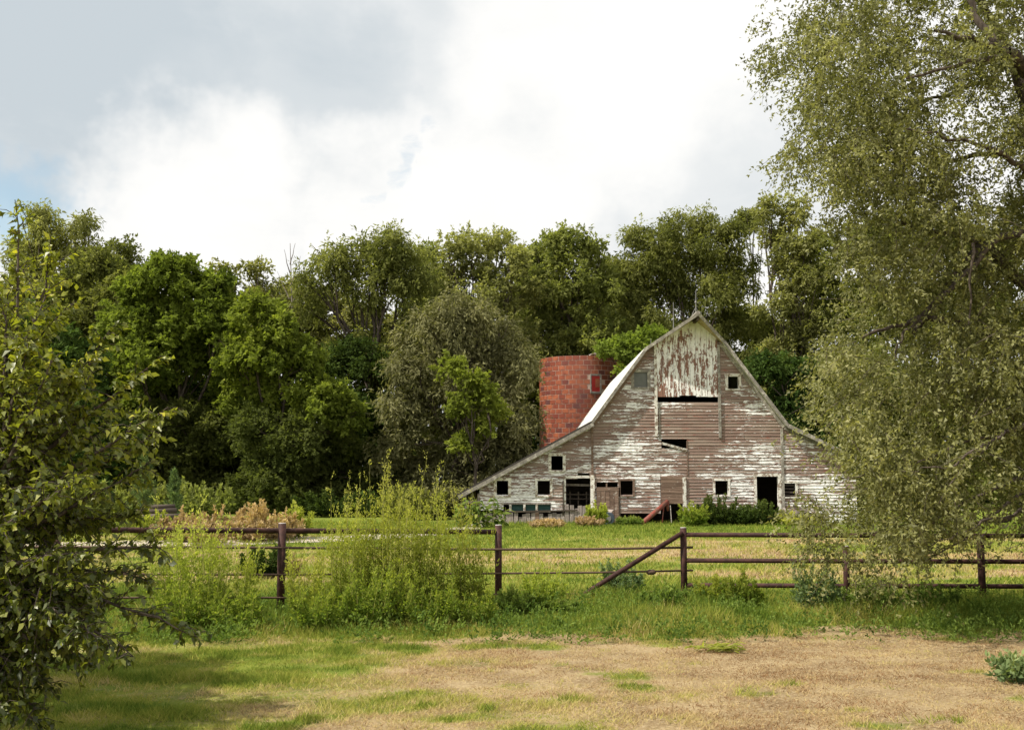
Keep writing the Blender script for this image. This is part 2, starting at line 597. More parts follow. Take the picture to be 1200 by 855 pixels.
# ------------------------------------------------------------------ barn
YB = 51.0
ZG = 0.30
m, n = new_mat('peeling_clapboard')
p = wpos(n)
sepp = n.n('ShaderNodeSeparateXYZ', {0: p})
rnd = orand(n)
off = n.n('ShaderNodeCombineXYZ', {0: n.math('MULTIPLY', rnd, 37.0), 1: 0.0, 2: n.math('MULTIPLY', rnd, 11.0)}).outputs[0]
pb = n.vmath('ADD', p, off)
big = n.noise(stretch(n, p, (0.30, 0.30, 0.55)), 1.0, 3, 0.5)
streak = n.noise(stretch(n, pb, (1.1, 1.1, 9.0)), 1.0, 6, 0.68)
fleck = n.noise(stretch(n, pb, (7, 7, 26)), 1.0, 4, 0.7)
z = sepp.outputs[2]
low = n.smooth(z, 3.2, 1.7, 0.0, 0.075)
hi = n.smooth(z, 2.6, 3.6, 0.0, -0.012)
side = n.math('MAXIMUM', n.smooth(sepp.outputs[0], 4.0, 3.4, 0.0, 0.05), n.smooth(sepp.outputs[0], 12.4, 12.8, 0.0, 0.022))
corner = n.math('MULTIPLY', n.smooth(n.math('ABSOLUTE', n.math('SUBTRACT', sepp.outputs[0], 7.2)), 1.0, 0.2), 0.06)
amt = n.math('ADD', streak, n.math('MULTIPLY', n.math('SUBTRACT', big, 0.5), 0.70))
for t_ in (low, hi, side, corner):
    amt = n.math('ADD', amt, t_)
amt = n.math('ADD', amt, n.math('MULTIPLY', n.math('SUBTRACT', rnd, 0.5), 0.09))
amt = n.math('ADD', amt, n.math('MULTIPLY', n.math('SUBTRACT', fleck, 0.5), 0.46))
streak2 = n.noise(stretch(n, pb, (3.2, 3.2, 20)), 1.0, 5, 0.7)
amt = n.math('ADD', amt, n.math('MULTIPLY', n.math('SUBTRACT', streak2, 0.5), 0.42))
paint = n.smooth(amt, 0.575, 0.612)
grain = n.noise(stretch(n, pb, (1.6, 1.6, 60)), 1.0, 5, 0.7)
wood = n.mix(n.smooth(grain, 0.3, 0.72), (0.135, 0.090, 0.073, 1), (0.33, 0.230, 0.190, 1))
wood = n.mix(n.smooth(n.noise(stretch(n, pb, (0.5, 0.5, 2.2)), 1.0, 3, 0.5), 0.42, 0.62), wood, (0.28, 0.215, 0.175, 1))
red = n.mix(n.smooth(n.noise(stretch(n, pb, (1.4, 1.4, 7)), 1.3, 5, 0.65), 0.57, 0.68), wood, (0.25, 0.095, 0.07, 1))
pcol = n.mix(n.smooth(n.noise(pb, 5, 4, 0.6), 0.35, 0.7), (0.86, 0.85, 0.83, 1), (0.62, 0.60, 0.58, 1))
finish(n, n.mix(paint, red, pcol), 0.85, n.math('ADD', n.math('MULTIPLY', grain, 0.5), n.math('MULTIPLY', paint, 0.6)), 0.008, 0.15)
M['clap'] = m

m, n = new_mat('peeling_plank_vertical')
p = wpos(n)
rnd = orand(n)
off = n.n('ShaderNodeCombineXYZ', {0: n.math('MULTIPLY', rnd, 37.0), 1: 0.0, 2: n.math('MULTIPLY', rnd, 11.0)}).outputs[0]
pb = n.vmath('ADD', p, off)
s1 = n.noise(stretch(n, pb, (8, 8, 1.5)), 1.0, 6, 0.72)
s2 = n.noise(stretch(n, p, (0.8, 0.8, 0.8)), 1.0, 3, 0.5)
zc = n.n('ShaderNodeSeparateXYZ', {0: p}).outputs[2]
am = n.math('ADD', s1, n.math('MULTIPLY', n.math('SUBTRACT', s2, 0.5), 0.45))
am = n.math('ADD', am, n.smooth(zc, 8.4, 9.3, 0.0, 0.10))
am = n.math('ADD', am, n.math('MULTIPLY', n.math('SUBTRACT', n.noise(stretch(n, pb, (16, 16, 9)), 1.0, 4, 0.7), 0.5), 0.5))
paint = n.smooth(am, 0.455, 0.515)
wood = n.mix(n.smooth(n.noise(stretch(n, pb, (40, 40, 1.2)), 1.0, 4, 0.7), 0.3, 0.7), (0.15, 0.075, 0.055, 1), (0.30, 0.17, 0.13, 1))
pcol = n.mix(n.smooth(n.noise(pb, 4, 4, 0.6), 0.3, 0.7), (0.86, 0.86, 0.85, 1), (0.70, 0.68, 0.66, 1))
finish(n, n.mix(paint, wood, pcol), 0.85, paint, 0.006, 0.15)
M['plank_v'] = m


def mat_wood(name, c1, c2, chips=None, lo=0.5, hi=0.6, dirn=(1.2, 1.2, 14)):
    m, n = new_mat(name)
    p = wpos(n)
    rnd = orand(n)
    off = n.n('ShaderNodeCombineXYZ', {0: n.math('MULTIPLY', rnd, 31.0), 1: 0.0, 2: n.math('MULTIPLY', rnd, 17.0)}).outputs[0]
    pb = n.vmath('ADD', p, off)
    k = n.noise(stretch(n, pb, dirn), 1.0, 6, 0.7)
    col = n.mix(n.smooth(k, 0.3, 0.7), c4(c1), c4(c2))
    if chips:
        col = n.mix(n.smooth(n.noise(pb, 6, 5, 0.7), lo, hi), col, c4(chips))
    col = n.n('ShaderNodeHueSaturation', {'Color': col, 'Value': n.math('ADD', n.math('MULTIPLY', rnd, 0.35), 0.8)}).outputs[0]
    finish(n, col, 0.88, k, 0.006, 0.15)
    return m


M['trim'] = mat_wood('weathered_white_trim', (0.62, 0.59, 0.53), (0.78, 0.76, 0.71), (0.27, 0.21, 0.165), 0.50, 0.58, (5, 5, 5))
M['rake'] = mat_wood('weathered_rake_board', (0.16, 0.145, 0.125), (0.30, 0.275, 0.24), (0.44, 0.41, 0.36), 0.52, 0.62, (5, 5, 5))
M['soffit'] = mat_wood('soffit_boards', (0.36, 0.29, 0.18), (0.52, 0.43, 0.27), None, 0, 1, (5, 5, 5))
M['barewood'] = mat_wood('bare_brown_boards', (0.13, 0.085, 0.065), (0.27, 0.185, 0.14), (0.42, 0.36, 0.31), 0.60, 0.68)
M['greywood'] = mat_wood('grey_weathered_planks', (0.15, 0.125, 0.11), (0.34, 0.29, 0.26), (0.45, 0.41, 0.38), 0.56, 0.66, (14, 14, 1.2))
M['darkwood'] = mat_wood('old_dark_timber', (0.05, 0.04, 0.032), (0.12, 0.095, 0.075))
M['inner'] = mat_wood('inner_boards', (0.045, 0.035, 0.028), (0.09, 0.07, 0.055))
M['teal'] = mat_wood('teal_frame', (0.018, 0.045, 0.042), (0.04, 0.085, 0.08))

m, n = new_mat('galvanised_roof')
p = wpos(n)
k = n.noise(stretch(n, p, (3, 0.6, 3)), 1.0, 5, 0.6)
finish(n, n.mix(n.smooth(k, 0.3, 0.75), (0.66, 0.65, 0.61, 1), (0.82, 0.81, 0.78, 1)), 0.55, None, 0.0, 0.4)
M['metal_roof'] = m
m, n = new_mat('dark_shingles')
p = wpos(n)
k = n.noise(p, 5, 5, 0.6)
finish(n, n.mix(k, (0.03, 0.027, 0.025, 1), (0.085, 0.075, 0.066, 1)), 0.9, k, 0.02, 0.1)
M['shingle'] = m
m, n = new_mat('dusty_glass')
p = wpos(n)
k = n.noise(p, 3, 4, 0.6)
finish(n, n.mix(k, (0.07, 0.075, 0.066, 1), (0.15, 0.155, 0.14, 1)), 0.35, None, 0, 0.5)
M['glass'] = m
m, n = new_mat('iron_rod')
finish(n, (0.20, 0.195, 0.185, 1), 0.55, None, 0, 0.4, 0.3)
M['iron'] = m

barn = empty('barn', (P(806, 612, YB).x, YB, ZG),
             'weathered gambrel barn with peeling white paint and a pale roof behind the pipe fence', 'barn')


def bx(px, py=520):
    return P(px, py, YB).x


def bz(py):
    return P(800, py, YB).z


def brect(x0, y0, x1, y1):
    yc = (y0 + y1) / 2
    return bx(x0, yc), bx(x1, yc), bz(y1), bz(y0)


# gable outline (wall plane), left and right sides as (x, z) from eaves to apex
OUT_L = [P(537, 581, YB), P(694, 496, YB), P(757, 410, YB), P(813, 374, YB)]
OUT_R = [P(1016, 545, YB), P(920, 499, YB), P(846, 402, YB), P(813, 374, YB)]
LX = np.array([q.x for q in OUT_L]); LZ = np.array([q.z for q in OUT_L])
RX = np.array([q.x for q in OUT_R]); RZ = np.array([q.z for q in OUT_R])
WALL_L, WALL_R = bx(562, 580), bx(1003, 560)


def xl(z): return max(float(np.interp(z, LZ, LX)), WALL_L)
def xr(z): return min(float(np.interp(z, RZ, RX)), WALL_R)


holes = {   # name: pixel rectangle
    'loft_left': (743, 436, 758.5, 453.5), 'loft_right': (853, 441, 865, 455.5),
    'shed_high': (646, 534, 659.5, 551), 'shed_a': (582, 563, 595.5, 580.5), 'shed_b': (630, 563, 644.5, 580.5),
    'shed_door': (663, 560, 692, 590), 'slit_a': (677, 555, 691, 559), 'slit_b': (699, 566.5, 724, 570.5),
    'mid': (727, 563, 741.5, 580.5), 'right': (838, 563, 853, 580.5), 'door': (887, 558, 912, 612),
    'far_right': (918, 566, 932, 582), 'hay': (768.5, 375, 841.5, 470.5), 'gap': (775, 516.5, 805, 525),
    'panel': (774, 557, 800.5, 613), 'teal': (590, 589.5, 645.5, 598.5), 'apron': (560, 598.5, 663, 616), 'under_door': (663, 590, 692, 616),
    'low_mid': (727, 603, 774, 616), 'old_door': (699, 575, 725, 616),
}
HR = {k: brect(*v) for k, v in holes.items()}
boards = []           # (size, verts hexa)
EXP = 0.142
row = 0
zz_ = ZG + 0.02
top_z = bz(376)
rb = random.Random(5)
seams = [bx(694), bx(917)]
while zz_ < top_z - 0.02:
    z0, z1 = zz_, zz_ + EXP
    segs = [[xl(z0), xr(z0)]]
    cuts = []
    for k, (hx0, hx1, hz0, hz1) in HR.items():
        if hz1 > z0 + 0.05 and hz0 < z1 - 0.05:
            cuts.append((hx0, hx1))
    for cx0, cx1 in cuts:
        ns = []
        for s0, s1 in segs:
            if cx1 <= s0 or cx0 >= s1:
                ns.append([s0, s1])
            else:
                if cx0 - s0 > 0.05: ns.append([s0, cx0])
                if s1 - cx1 > 0.05: ns.append([cx1, s1])
        segs = ns
    extra = list(seams)
    extra.append(rb.choice([bx(735), bx(773), bx(805), bx(872)]) + rb.uniform(-.04, .04))
    for sx in extra:
        ns = []
        for s0, s1 in segs:
            if s0 + 0.3 < sx < s1 - 0.3:
                ns += [[s0, sx - 0.006], [sx + 0.006, s1]]
            else:
                ns.append([s0, s1])
        segs = ns
    for s0, s1 in segs:
        # ends that meet the roof follow its slope
        t0 = max(s0, xl(z1)) if s0 <= xl(z0) + 1e-3 else s0
        t1 = min(s1, xr(z1)) if s1 >= xr(z0) - 1e-3 else s1
        if t1 - t0 < 0.05:
            continue
        j = rb.uniform(-0.012, 0.012)
        dr_ = rb.uniform(-0.014, 0.014) if s1 - s0 > 1 else rb.uniform(-0.03, 0.03)
        yb0, yt0 = YB - 0.030 - abs(j), YB - 0.010
        gap = 0.006
        b = [(s0, yb0, z0 + gap), (s1, yb0, z0 + gap + dr_ * 0.6), (s1, YB + 0.012, z0 + gap), (s0, YB + 0.012, z0 + gap)]
        t = [(t0, yt0, z1), (t1, yt0, z1 + dr_ * 0.6), (t1, YB + 0.012, z1), (t0, YB + 0.012, z1)]
        boards.append(((s1 - s0), b, t))
    zz_ += EXP
    row += 1
boards.sort(key=lambda q: -q[0])
rest = MB()
for i, (ln, b, t) in enumerate(boards):
    if i < 300:
        mb = MB(); mb.hexa(b, t); mb.build('clapboard', M['clap'], barn)
    else:
        rest.hexa(b, t)
if rest.v:
    o = rest.build('short_clapboards', M['clap'], barn); o['kind'] = 'stuff'

# hay door: vertical planks
hx0, hx1, hz0, hz1 = brect(769, 375, 841, 465)
NP = 11
for i in range(NP):
    a0 = hx0 + (hx1 - hx0) * i / NP + 0.006
    a1 = hx0 + (hx1 - hx0) * (i + 1) / NP - 0.006
    zt0 = float(np.interp(a0, [LX[2], LX[3], RX[2]], [LZ[2], LZ[3], RZ[2]])) - 0.02
    zt1 = float(np.interp(a1, [LX[2], LX[3], RX[2]], [LZ[2], LZ[3], RZ[2]])) - 0.02
    zb = bz(464.8) + rb.uniform(-.012, .012)
    if 4 <= i <= 6: zb = bz(463.4)
    y0 = YB - 0.075 - rb.uniform(0, .012)
    mb = MB()
    mb.hexa([(a0, y0, zb), (a1, y0, zb), (a1, YB - 0.03, zb), (a0, YB - 0.03, zb)],
            [(a0, y0, zt0), (a1, y0, zt1), (a1, YB - 0.03, zt1), (a0, YB - 0.03, zt0)])
    mb.build('hay_door_plank', M['plank_v'], barn)


def frame(name, key, w=0.10, proud=0.05, mat='trim', pane=None, sill=True, depth=0.16, sides='lrtb'):
    x0, x1, z0, z1 = HR[key]
    f = MB()
    y0, y1 = YB - proud, YB + depth
    if 'l' in sides: f.box(x0 - w, x0, y0, y1, z0 - w * .5, z1)
    if 'r' in sides: f.box(x1, x1 + w, y0, y1, z0 - w * .5, z1)
    if 't' in sides: f.box(x0 - w - .02, x1 + w + .02, y0 - .006, y1, z1, z1 + w)
    if 'b' in sides: f.box(x0, x1, y0 - .02, y1, z0 - w * .5, z0)
    o = f.build(name, M[mat], barn)
    if pane:
        g_ = MB(); g_.box(x0, x1, YB + 0.03, YB + 0.04, z0, z1); g_.build('pane', M[pane], o)
    return o


w1 = frame('window', 'loft_left', 0.14, 0.05, 'rake', 'glass')
frame('window', 'loft_right', 0.13)
frame('window', 'shed_high', 0.13)
frame('window', 'shed_a', 0.13)
frame('window', 'shed_b', 0.11)
frame('window', 'mid', 0.09, mat='barewood')
frame('window', 'right', 0.10)
w8 = frame('window', 'far_right', 0.10)
x0, x1, z0, z1 = HR['far_right']
for i in range(4):
    mb = MB(); zc_ = z0 + (z1 - z0) * (i + .5) / 4
    mb.hexa([(x0, YB + .02, zc_ - .05), (x1, YB + .02, zc_ - .05), (x1, YB + .04, zc_ - .05), (x0, YB + .04, zc_ - .05)],
            [(x0, YB + .09, zc_ + .03), (x1, YB + .09, zc_ + .03), (x1, YB + .11, zc_ + .03), (x0, YB + .11, zc_ + .03)])
    mb.build('louvre', M['inner'], w8)
frame('door_frame', 'door', 0.13, 0.05, sides='lrt')
frame('opening_frame', 'shed_door', 0.12, 0.05, sides='lrt')

# rails seen inside the shed opening
x0, x1, z0, z1 = HR['shed_door']
for q, zr in enumerate((z1 - 0.30, z0 + 0.42, z0 + 0.22)):
    mb = MB(); mb.bar((x0 - .1, YB + .5, zr), (x1 + .1, YB + .5, zr - (.03 if q == 0 else 0)), .06, .10 if q == 0 else .04); mb.build('stall_rail', M['greywood' if q == 0 else 'darkwood'], barn)
for q in range(3):
    mb = MB(); xx = x0 + (x1 - x0) * (q + .6) / 3; mb.bar((xx, YB + .55, ZG), (xx, YB + .55, z0 + .55), .05, .05); mb.build('stall_post', M['darkwood'], barn)

# vertical trims: corner boards, hay-door tracks, sliding-door track
def vtrim(px, y0, y1, w=0.11, mat='trim', proud=0.07, name='corner_board'):
    mb = MB(); xc = bx(px, (y0 + y1) / 2)
    mb.box(xc - w / 2, xc + w / 2, YB - proud, YB - 0.004, bz(y1), bz(y0)); return mb.build(name, M[mat], barn)


vtrim(694, 498, 556, .10, 'barewood')
vtrim(694.6, 556.5, 612, .17, 'trim', .09)
vtrim(917, 502, 610, .12, 'rake', .07)
vtrim(768.4, 404, 511, .13, 'trim', .10, 'door_track')
vtrim(842.6, 404, 513, .12, 'rake', .10, 'door_track')
vtrim(802, 559, 604, .16, 'trim', .09, 'door_track')
vtrim(805.3, 516, 557, .05, 'barewood', .05, 'door_edge')
vtrim(773, 472, 514, .05, 'rake', .05, 'door_edge')
vtrim(726, 571, 606, .05, 'darkwood', .05, 'door_edge')
vtrim(561, 578, 606, .11, 'greywood', .06)
vtrim(660, 563, 613, .06, 'darkwood', .08)
# slanted board that has slipped below the gap
a_, b_ = P(775.5, 518, YB), P(805, 526, YB)
mb = MB(); mb.bar((a_.x, YB - .05, a_.z - .05), (b_.x, YB - .05, b_.z - .05), .05, .11); mb.build('slipped_board', M['trim'], barn)
# bare panel of the lower door: horizontal boards, dark gap beneath
x0, x1, z0, z1 = brect(774.4, 557.4, 800, 590)
for i in range(8):
    mb = MB(); za = z0 + (z1 - z0) * i / 8
    mb.box(x0, x1, YB - .045 - .012 * rb.random(), YB + .01, za + .006, za + (z1 - z0) / 8 - .004)
    mb.build('door_board', M['barewood'], barn)
# old plank door left of the middle window
x0, x1, z0, z1 = brect(699, 575, 725, 613)
for i in range(5):
    xa = x0 + (x1 - x0) * i / 5
    mb = MB(); mb.box(xa + .008, xa + (x1 - x0) / 5 - .008, YB - .05 - .015 * rb.random(), YB - .01, ZG, z1 - .02 * rb.random()); mb.build('door_plank', M['barewood'], barn)
x0, x1, z0, z1 = brect(699, 570.5, 725, 575)
mb = MB(); mb.box(x0, x1, YB - .06, YB, z0, z1); mb.build('lintel', M['barewood'], barn)
x0, x1, z0, z1 = brect(710, 566, 711.6, 571)
mb = MB(); mb.box(x0, x1, YB - .05, YB, z0, z1); mb.build('slit_post', M['barewood'], barn)
# teal window row
x0, x1, z0, z1 = HR['teal']
fr = MB()
fr.box(x0, x1, YB - .05, YB + .08, z1 - .05, z1 + .03); fr.box(x0, x1, YB - .06, YB + .08, z0 - .05, z0)
tf_ = fr.build('low_window', M['greywood'], barn)
for i, pxx in enumerate((598, 614.5, 629)):
    mb = MB(); xx = bx(pxx, 594); mb.box(xx - .05, xx + .05, YB - .05, YB + .05, z0, z1 - .05); mb.build('mullion', M['trim'], tf_)
for i, (pa, pb_) in enumerate(((599.5, 613), (616, 628), (630.5, 645))):
    mb = MB(); mb.box(bx(pa, 594), bx(pb_, 594), YB + .03, YB + .04, z0, z1 - .05); mb.build('pane', M['teal'], tf_)
# weathered planks closing the wall foot
x0, x1, z0, z1 = brect(562, 600, 692, 616)
npk = 26
for i in range(npk):
    xa = x0 + (x1 - x0) * i / npk
    w_ = (x1 - x0) / npk
    topz = (bz(600) if xa < bx(660) else bz(590.5)) - rb.uniform(0, .09) - (.12 if rb.random() < .15 else 0)
    ln = rb.uniform(-.03, .03)
    mb = MB(); yy = YB - .06 - .03 * rb.random()
    mb.hexa([(xa + .008, yy - .08, ZG - .1), (xa + w_ - .008, yy - .08, ZG - .1), (xa + w_ - .008, yy - .05, ZG - .1), (xa + .008, yy - .05, ZG - .1)],
            [(xa + .008 + ln, yy, topz), (xa + w_ - .008 + ln, yy, topz + rb.uniform(-.03, .03)), (xa + w_ - .008 + ln, yy + .03, topz), (xa + .008 + ln, yy + .03, topz)])
    mb.build('foot_plank', M['greywood' if rb.random() < .8 else 'barewood'], barn)
mb = MB(); mb.bar((bx(590), YB - .13, bz(599.5)), (bx(676), YB - .13, bz(597.5)), .05, .07); mb.build('foot_rail', M['darkwood'], barn)

# shell behind the boards: sides, back, loft floor, inner lining so that openings look into a dark room
DB = 18.0
YE = YB + DB
sh = MB()
sh.poly([(WALL_L, YB + .013, 0), (WALL_L, YE, 0), (WALL_L, YE, float(np.interp(WALL_L, LX, LZ))), (WALL_L, YB + .013, float(np.interp(WALL_L, LX, LZ)))])
sh.poly([(WALL_R, YB + .013, 0), (WALL_R, YE, 0), (WALL_R, YE, 3.0), (WALL_R, YB + .013, 3.0)])
pts = [(WALL_L, YE, 0)] + [(float(x), YE, float(z)) for x, z in zip(np.append(LX[:1] * 0 + WALL_L, LX[1:]), np.append(float(np.interp(WALL_L, LX, LZ)), LZ[1:]))]
pts += [(float(RX[2]), YE, float(RZ[2])), (float(RX[1]), YE, float(RZ[1])), (WALL_R, YE, 3.0), (WALL_R, YE, 0)]
sh.poly(pts)
sh.build('rear_wall', M['barewood'], barn)
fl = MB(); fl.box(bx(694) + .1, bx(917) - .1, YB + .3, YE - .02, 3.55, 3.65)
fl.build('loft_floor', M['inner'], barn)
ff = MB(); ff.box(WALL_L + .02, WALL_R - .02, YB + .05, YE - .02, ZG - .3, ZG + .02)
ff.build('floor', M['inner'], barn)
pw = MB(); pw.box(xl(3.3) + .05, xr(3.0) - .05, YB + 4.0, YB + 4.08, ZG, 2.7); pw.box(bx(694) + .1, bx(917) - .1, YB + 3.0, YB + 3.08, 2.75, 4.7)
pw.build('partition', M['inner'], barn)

# roof: slabs following the gable, a hood that juts out over the hay door
OV = 0.38


def slab(name, a, b, th, mat, y0a, y0b, y1=None):
    """roof slab between gable points a (lower) and b (upper); y0a / y0b front edge at each"""
    a, b = Vector((a[0], 0, a[1])), Vector((b[0], 0, b[1]))
    d = (b - a).normalized()
    nrm = Vector((-d.z, 0, d.x))
    if nrm.z < 0: nrm = -nrm
    u = nrm * th
    y1 = y1 or YE + .3
    mb = MB()
    lo = [(a.x, y0a, a.z), (b.x, y0b, b.z), (b.x, y1, b.z), (a.x, y1, a.z)]
    hi_ = [(a.x + u.x, y0a, a.z + u.z), (b.x + u.x, y0b, b.z + u.z), (b.x + u.x, y1, b.z + u.z), (a.x + u.x, y1, a.z + u.z)]
    mb.hexa(lo, hi_)
    return mb.build(name, M[mat], barn)


HOOD = 1.25
apz = P(813, 372, YB - HOOD)
ap = (float(LX[3]), apz.z)
aL = [(float(x), float(z)) for x, z in zip(LX, LZ)]
aR = [(float(x), float(z)) for x, z in zip(RX, RZ)]
aL[3] = aR[3] = (float(LX[3]), float(LZ[3]) + .03)
e = 0.03
slab('shed_roof', aL[0], (aL[1][0] - .012, aL[1][1]), .11, 'shingle', YB - OV, YB - OV)
slab('shed_roof', aR[0], (aR[1][0] + .012, aR[1][1]), .11, 'shingle', YB - OV, YB - OV)
slab('roof', aL[1], aL[2], .09, 'metal_roof', YB - OV, YB - OV - .02)
slab('roof', aR[1], aR[2], .09, 'metal_roof', YB - OV, YB - OV - .02)
slab('roof', aL[2], aL[3], .09, 'metal_roof', YB - OV, YB - HOOD)
slab('roof', aR[2], aR[3], .09, 'metal_roof', YB - OV, YB - HOOD)
rc = MB(); rc.tube([(aL[3][0], YB - HOOD, aL[3][1] + .10), (aL[3][0], YE + .3, aL[3][1] + .10)], [.09, .09], 8)
rc.build('ridge_cap', M['rake'], barn)
# standing seams on the pale slopes facing left
se = MB()
for a, b in ((aL[1], aL[2]), (aL[2], aL[3])):
    va, vb = Vector((a[0], 0, a[1])), Vector((b[0], 0, b[1]))
    d = (vb - va).normalized(); nr = Vector((-d.z, 0, d.x))
    for k in range(29):
        yy = YB + .1 + k * .62
        q0, q1 = va + nr * .095, vb + nr * .095
        se.bar((q0.x, yy, q0.z), (q1.x, yy, q1.z), .035, .03)
o = se.build('roof_seams', M['metal_roof'], barn); o['kind'] = 'stuff'


def rake(a, b, ya, yb, w=0.20, th=.035, mat='rake', drop=.0):
    """board along the front edge of a slab, hanging just under its top"""
    a, b = Vector((a[0], ya, a[1])), Vector((b[0], yb, b[1]))
    d = Vector((b.x - a.x, 0, b.z - a.z)).normalized()
    nr = Vector((-d.z, 0, d.x))
    if nr.z < 0: nr = -nr
    hi_, lo = nr * (.105 - drop), nr * (.105 - drop - w)
    f = Vector((0, -th, 0)); g_ = Vector((0, -.003, 0))
    mb = MB()
    mb.hexa([a + lo + f, b + lo + f, b + lo + g_, a + lo + g_], [a + hi_ + f, b + hi_ + f, b + hi_ + g_, a + hi_ + g_])
    return mb.build('rake_board', M[mat], barn)


rake(aL[0], aL[1], YB - OV, YB - OV, .17, drop=.075)
rake(aR[0], aR[1], YB - OV, YB - OV, .17)
rake(aL[1], aL[2], YB - OV, YB - OV - .02, .135)
rake(aR[1], aR[2], YB - OV, YB - OV - .02, .135)
rake(aL[2], aL[3], YB - OV, YB - HOOD, .145)
rake(aR[2], aR[3], YB - OV, YB - HOOD, .145)
# frieze boards on the wall under the slope
for a, b, mt in ((aL[0], aL[1], 'trim'), (aL[1], aL[2], 'barewood'), (aR[0], aR[1], 'rake'), (aR[1], aR[2], 'rake')):
    va, vb = Vector((a[0], YB - .036, a[1])), Vector((b[0], YB - .036, b[1]))
    d = (vb - va).normalized(); nr = Vector((-d.z, 0, d.x))
    if nr.z < 0: nr = -nr
    if a is aL[0]: va = va + d * .9
    if a is aR[0]: va = va + d * .5
    mb = MB()
    f = Vector((0, -.03, 0))
    mb.hexa([va - nr * .17 + f, vb - nr * .17 + f, vb - nr * .17, va - nr * .17], [va - nr * .004 + f, vb - nr * .004 + f, vb - nr * .004, va - nr * .004])
    mb.build('frieze_board', M[mt], barn)
# soffit boards under the hood
for a, b, sgn in ((aL[2], aL[3], 1), (aR[2], aR[3], -1)):
    for k in range(5):
        t0, t1 = k / 5 + .004, (k + 1) / 5 - .004
        va = Vector((a[0], 0, a[1])); vb = Vector((b[0], 0, b[1]))
        d = (vb - va).normalized(); nr = Vector((-d.z, 0, d.x))
        if nr.z < 0: nr = -nr
        q0, q1 = va.lerp(vb, t0), va.lerp(vb, t1)
        f0 = YB - OV - (HOOD - OV) * t0 + .05; f1 = YB - OV - (HOOD - OV) * t1 + .05
        lo, hi_ = -nr * .025, -nr * .003
        mb = MB()
        pb_ = [(q0 + lo), (q1 + lo)]; pt_ = [(q0 + hi_), (q1 + hi_)]
        mb.hexa([(pb_[0].x, f0, pb_[0].z), (pb_[1].x, f1, pb_[1].z), (pb_[1].x, YB - .03, pb_[1].z), (pb_[0].x, YB - .03, pb_[0].z)],
                [(pt_[0].x, f0, pt_[0].z), (pt_[1].x, f1, pt_[1].z), (pt_[1].x, YB - .03, pt_[1].z), (pt_[0].x, YB - .03, pt_[0].z)])
        mb.build('soffit_board', M['soffit'], barn)
# hay track beam under the ridge
mb = MB(); mb.box(aL[3][0] - .06, aL[3][0] + .06, YB - HOOD + .1, YB + .4, aL[3][1] - .24, aL[3][1] - .06); mb.build('track_beam', M['darkwood'], barn)
# lightning rods along the ridge
for yy, hh in ((YB - .6, 1.15), (YB + 6.5, 1.75), (YB + 16, 1.05)):
    mb = MB(); x_, z_ = aL[3][0], aL[3][1] + .1
    mb.tube([(x_, yy, z_), (x_ + .02, yy, z_ + hh)], [.026, .014], 6)
    mb.tube([(x_, yy, z_ + hh * .45), (x_, yy, z_ + hh * .45 + .06), (x_, yy, z_ + hh * .45 + .12)], [.02, .06, .02], 8)
    mb.tube([(x_ - .18, yy, z_ - .02), (x_, yy, z_ + .35)], [.012, .012], 5)
    mb.tube([(x_ + .18, yy, z_ - .02), (x_, yy, z_ + .35)], [.012, .012], 5)
    mb.build('lightning_rod', M['iron'], barn)
# open corner under the left eave: post and sloping brace
mb = MB(); xx = bx(546, 590); mb.box(xx - .05, xx + .05, YB - .2, YB - .1, ZG - .1, float(np.interp(xx, LX, LZ)) - .02); mb.build('eave_post', M['rake'], barn)
mb = MB(); mb.bar((bx(548), YB - .15, bz(588)), (bx(562), YB - .15, bz(588)), .05, .12); mb.build('eave_rail', M['greywood'], barn)
mb = MB(); mb.box(bx(553.5) - .04, bx(553.5) + .04, YB + .6, YB + .68, ZG, bz(572)); mb.build('eave_post', M['trim'], barn)

# ------------------------------------------------------------------ silo
m, n = new_mat('glazed_clay_tile')
rnd = orand(n)
p = wpos(n)
k = n.noise(p, 3.0, 5, 0.65)
col = n.n('ShaderNodeValToRGB')
cr = col.color_ramp
cr.elements[0].position = 0.0; cr.elements[0].color = (0.18, 0.045, 0.030, 1)
cr.elements[1].position = 1.0; cr.elements[1].color = (0.37, 0.115, 0.055, 1)
for ps, c in ((0.06, (0.075, 0.04, 0.042, 1)), (0.11, (0.20, 0.052, 0.030, 1)), (0.45, (0.26, 0.070, 0.036, 1)), (0.80, (0.32, 0.098, 0.045, 1))):
    e_ = cr.elements.new(ps); e_.color = c
tn = n.n('ShaderNodeAttribute', attribute_name='tint').outputs['Fac']
n.set(col, 0, n.math('FRACT', n.math('ADD', rnd, tn)))
cc = n.mix(n.smooth(k, 0.35, 0.75), col.outputs[0], (0.17, 0.045, 0.030, 1))
cc = n.mix(n.smooth(n.noise(p, 9, 4, 0.7), 0.62, 0.75), cc, (0.13, 0.06, 0.05, 1))
finish(n, cc, 0.45, k, 0.01, 0.35)
M['tile'] = m
m, n = new_mat('mortar')
finish(n, n.mix(n.noise(wpos(n), 6, 4, .6), (0.42, 0.28, 0.22, 1), (0.60, 0.46, 0.38, 1)), 0.9)
M['mortar'] = m
m, n = new_mat('red_hatch')
finish(n, (0.42, 0.03, 0.025, 1), 0.6)
M['redpaint'] = m

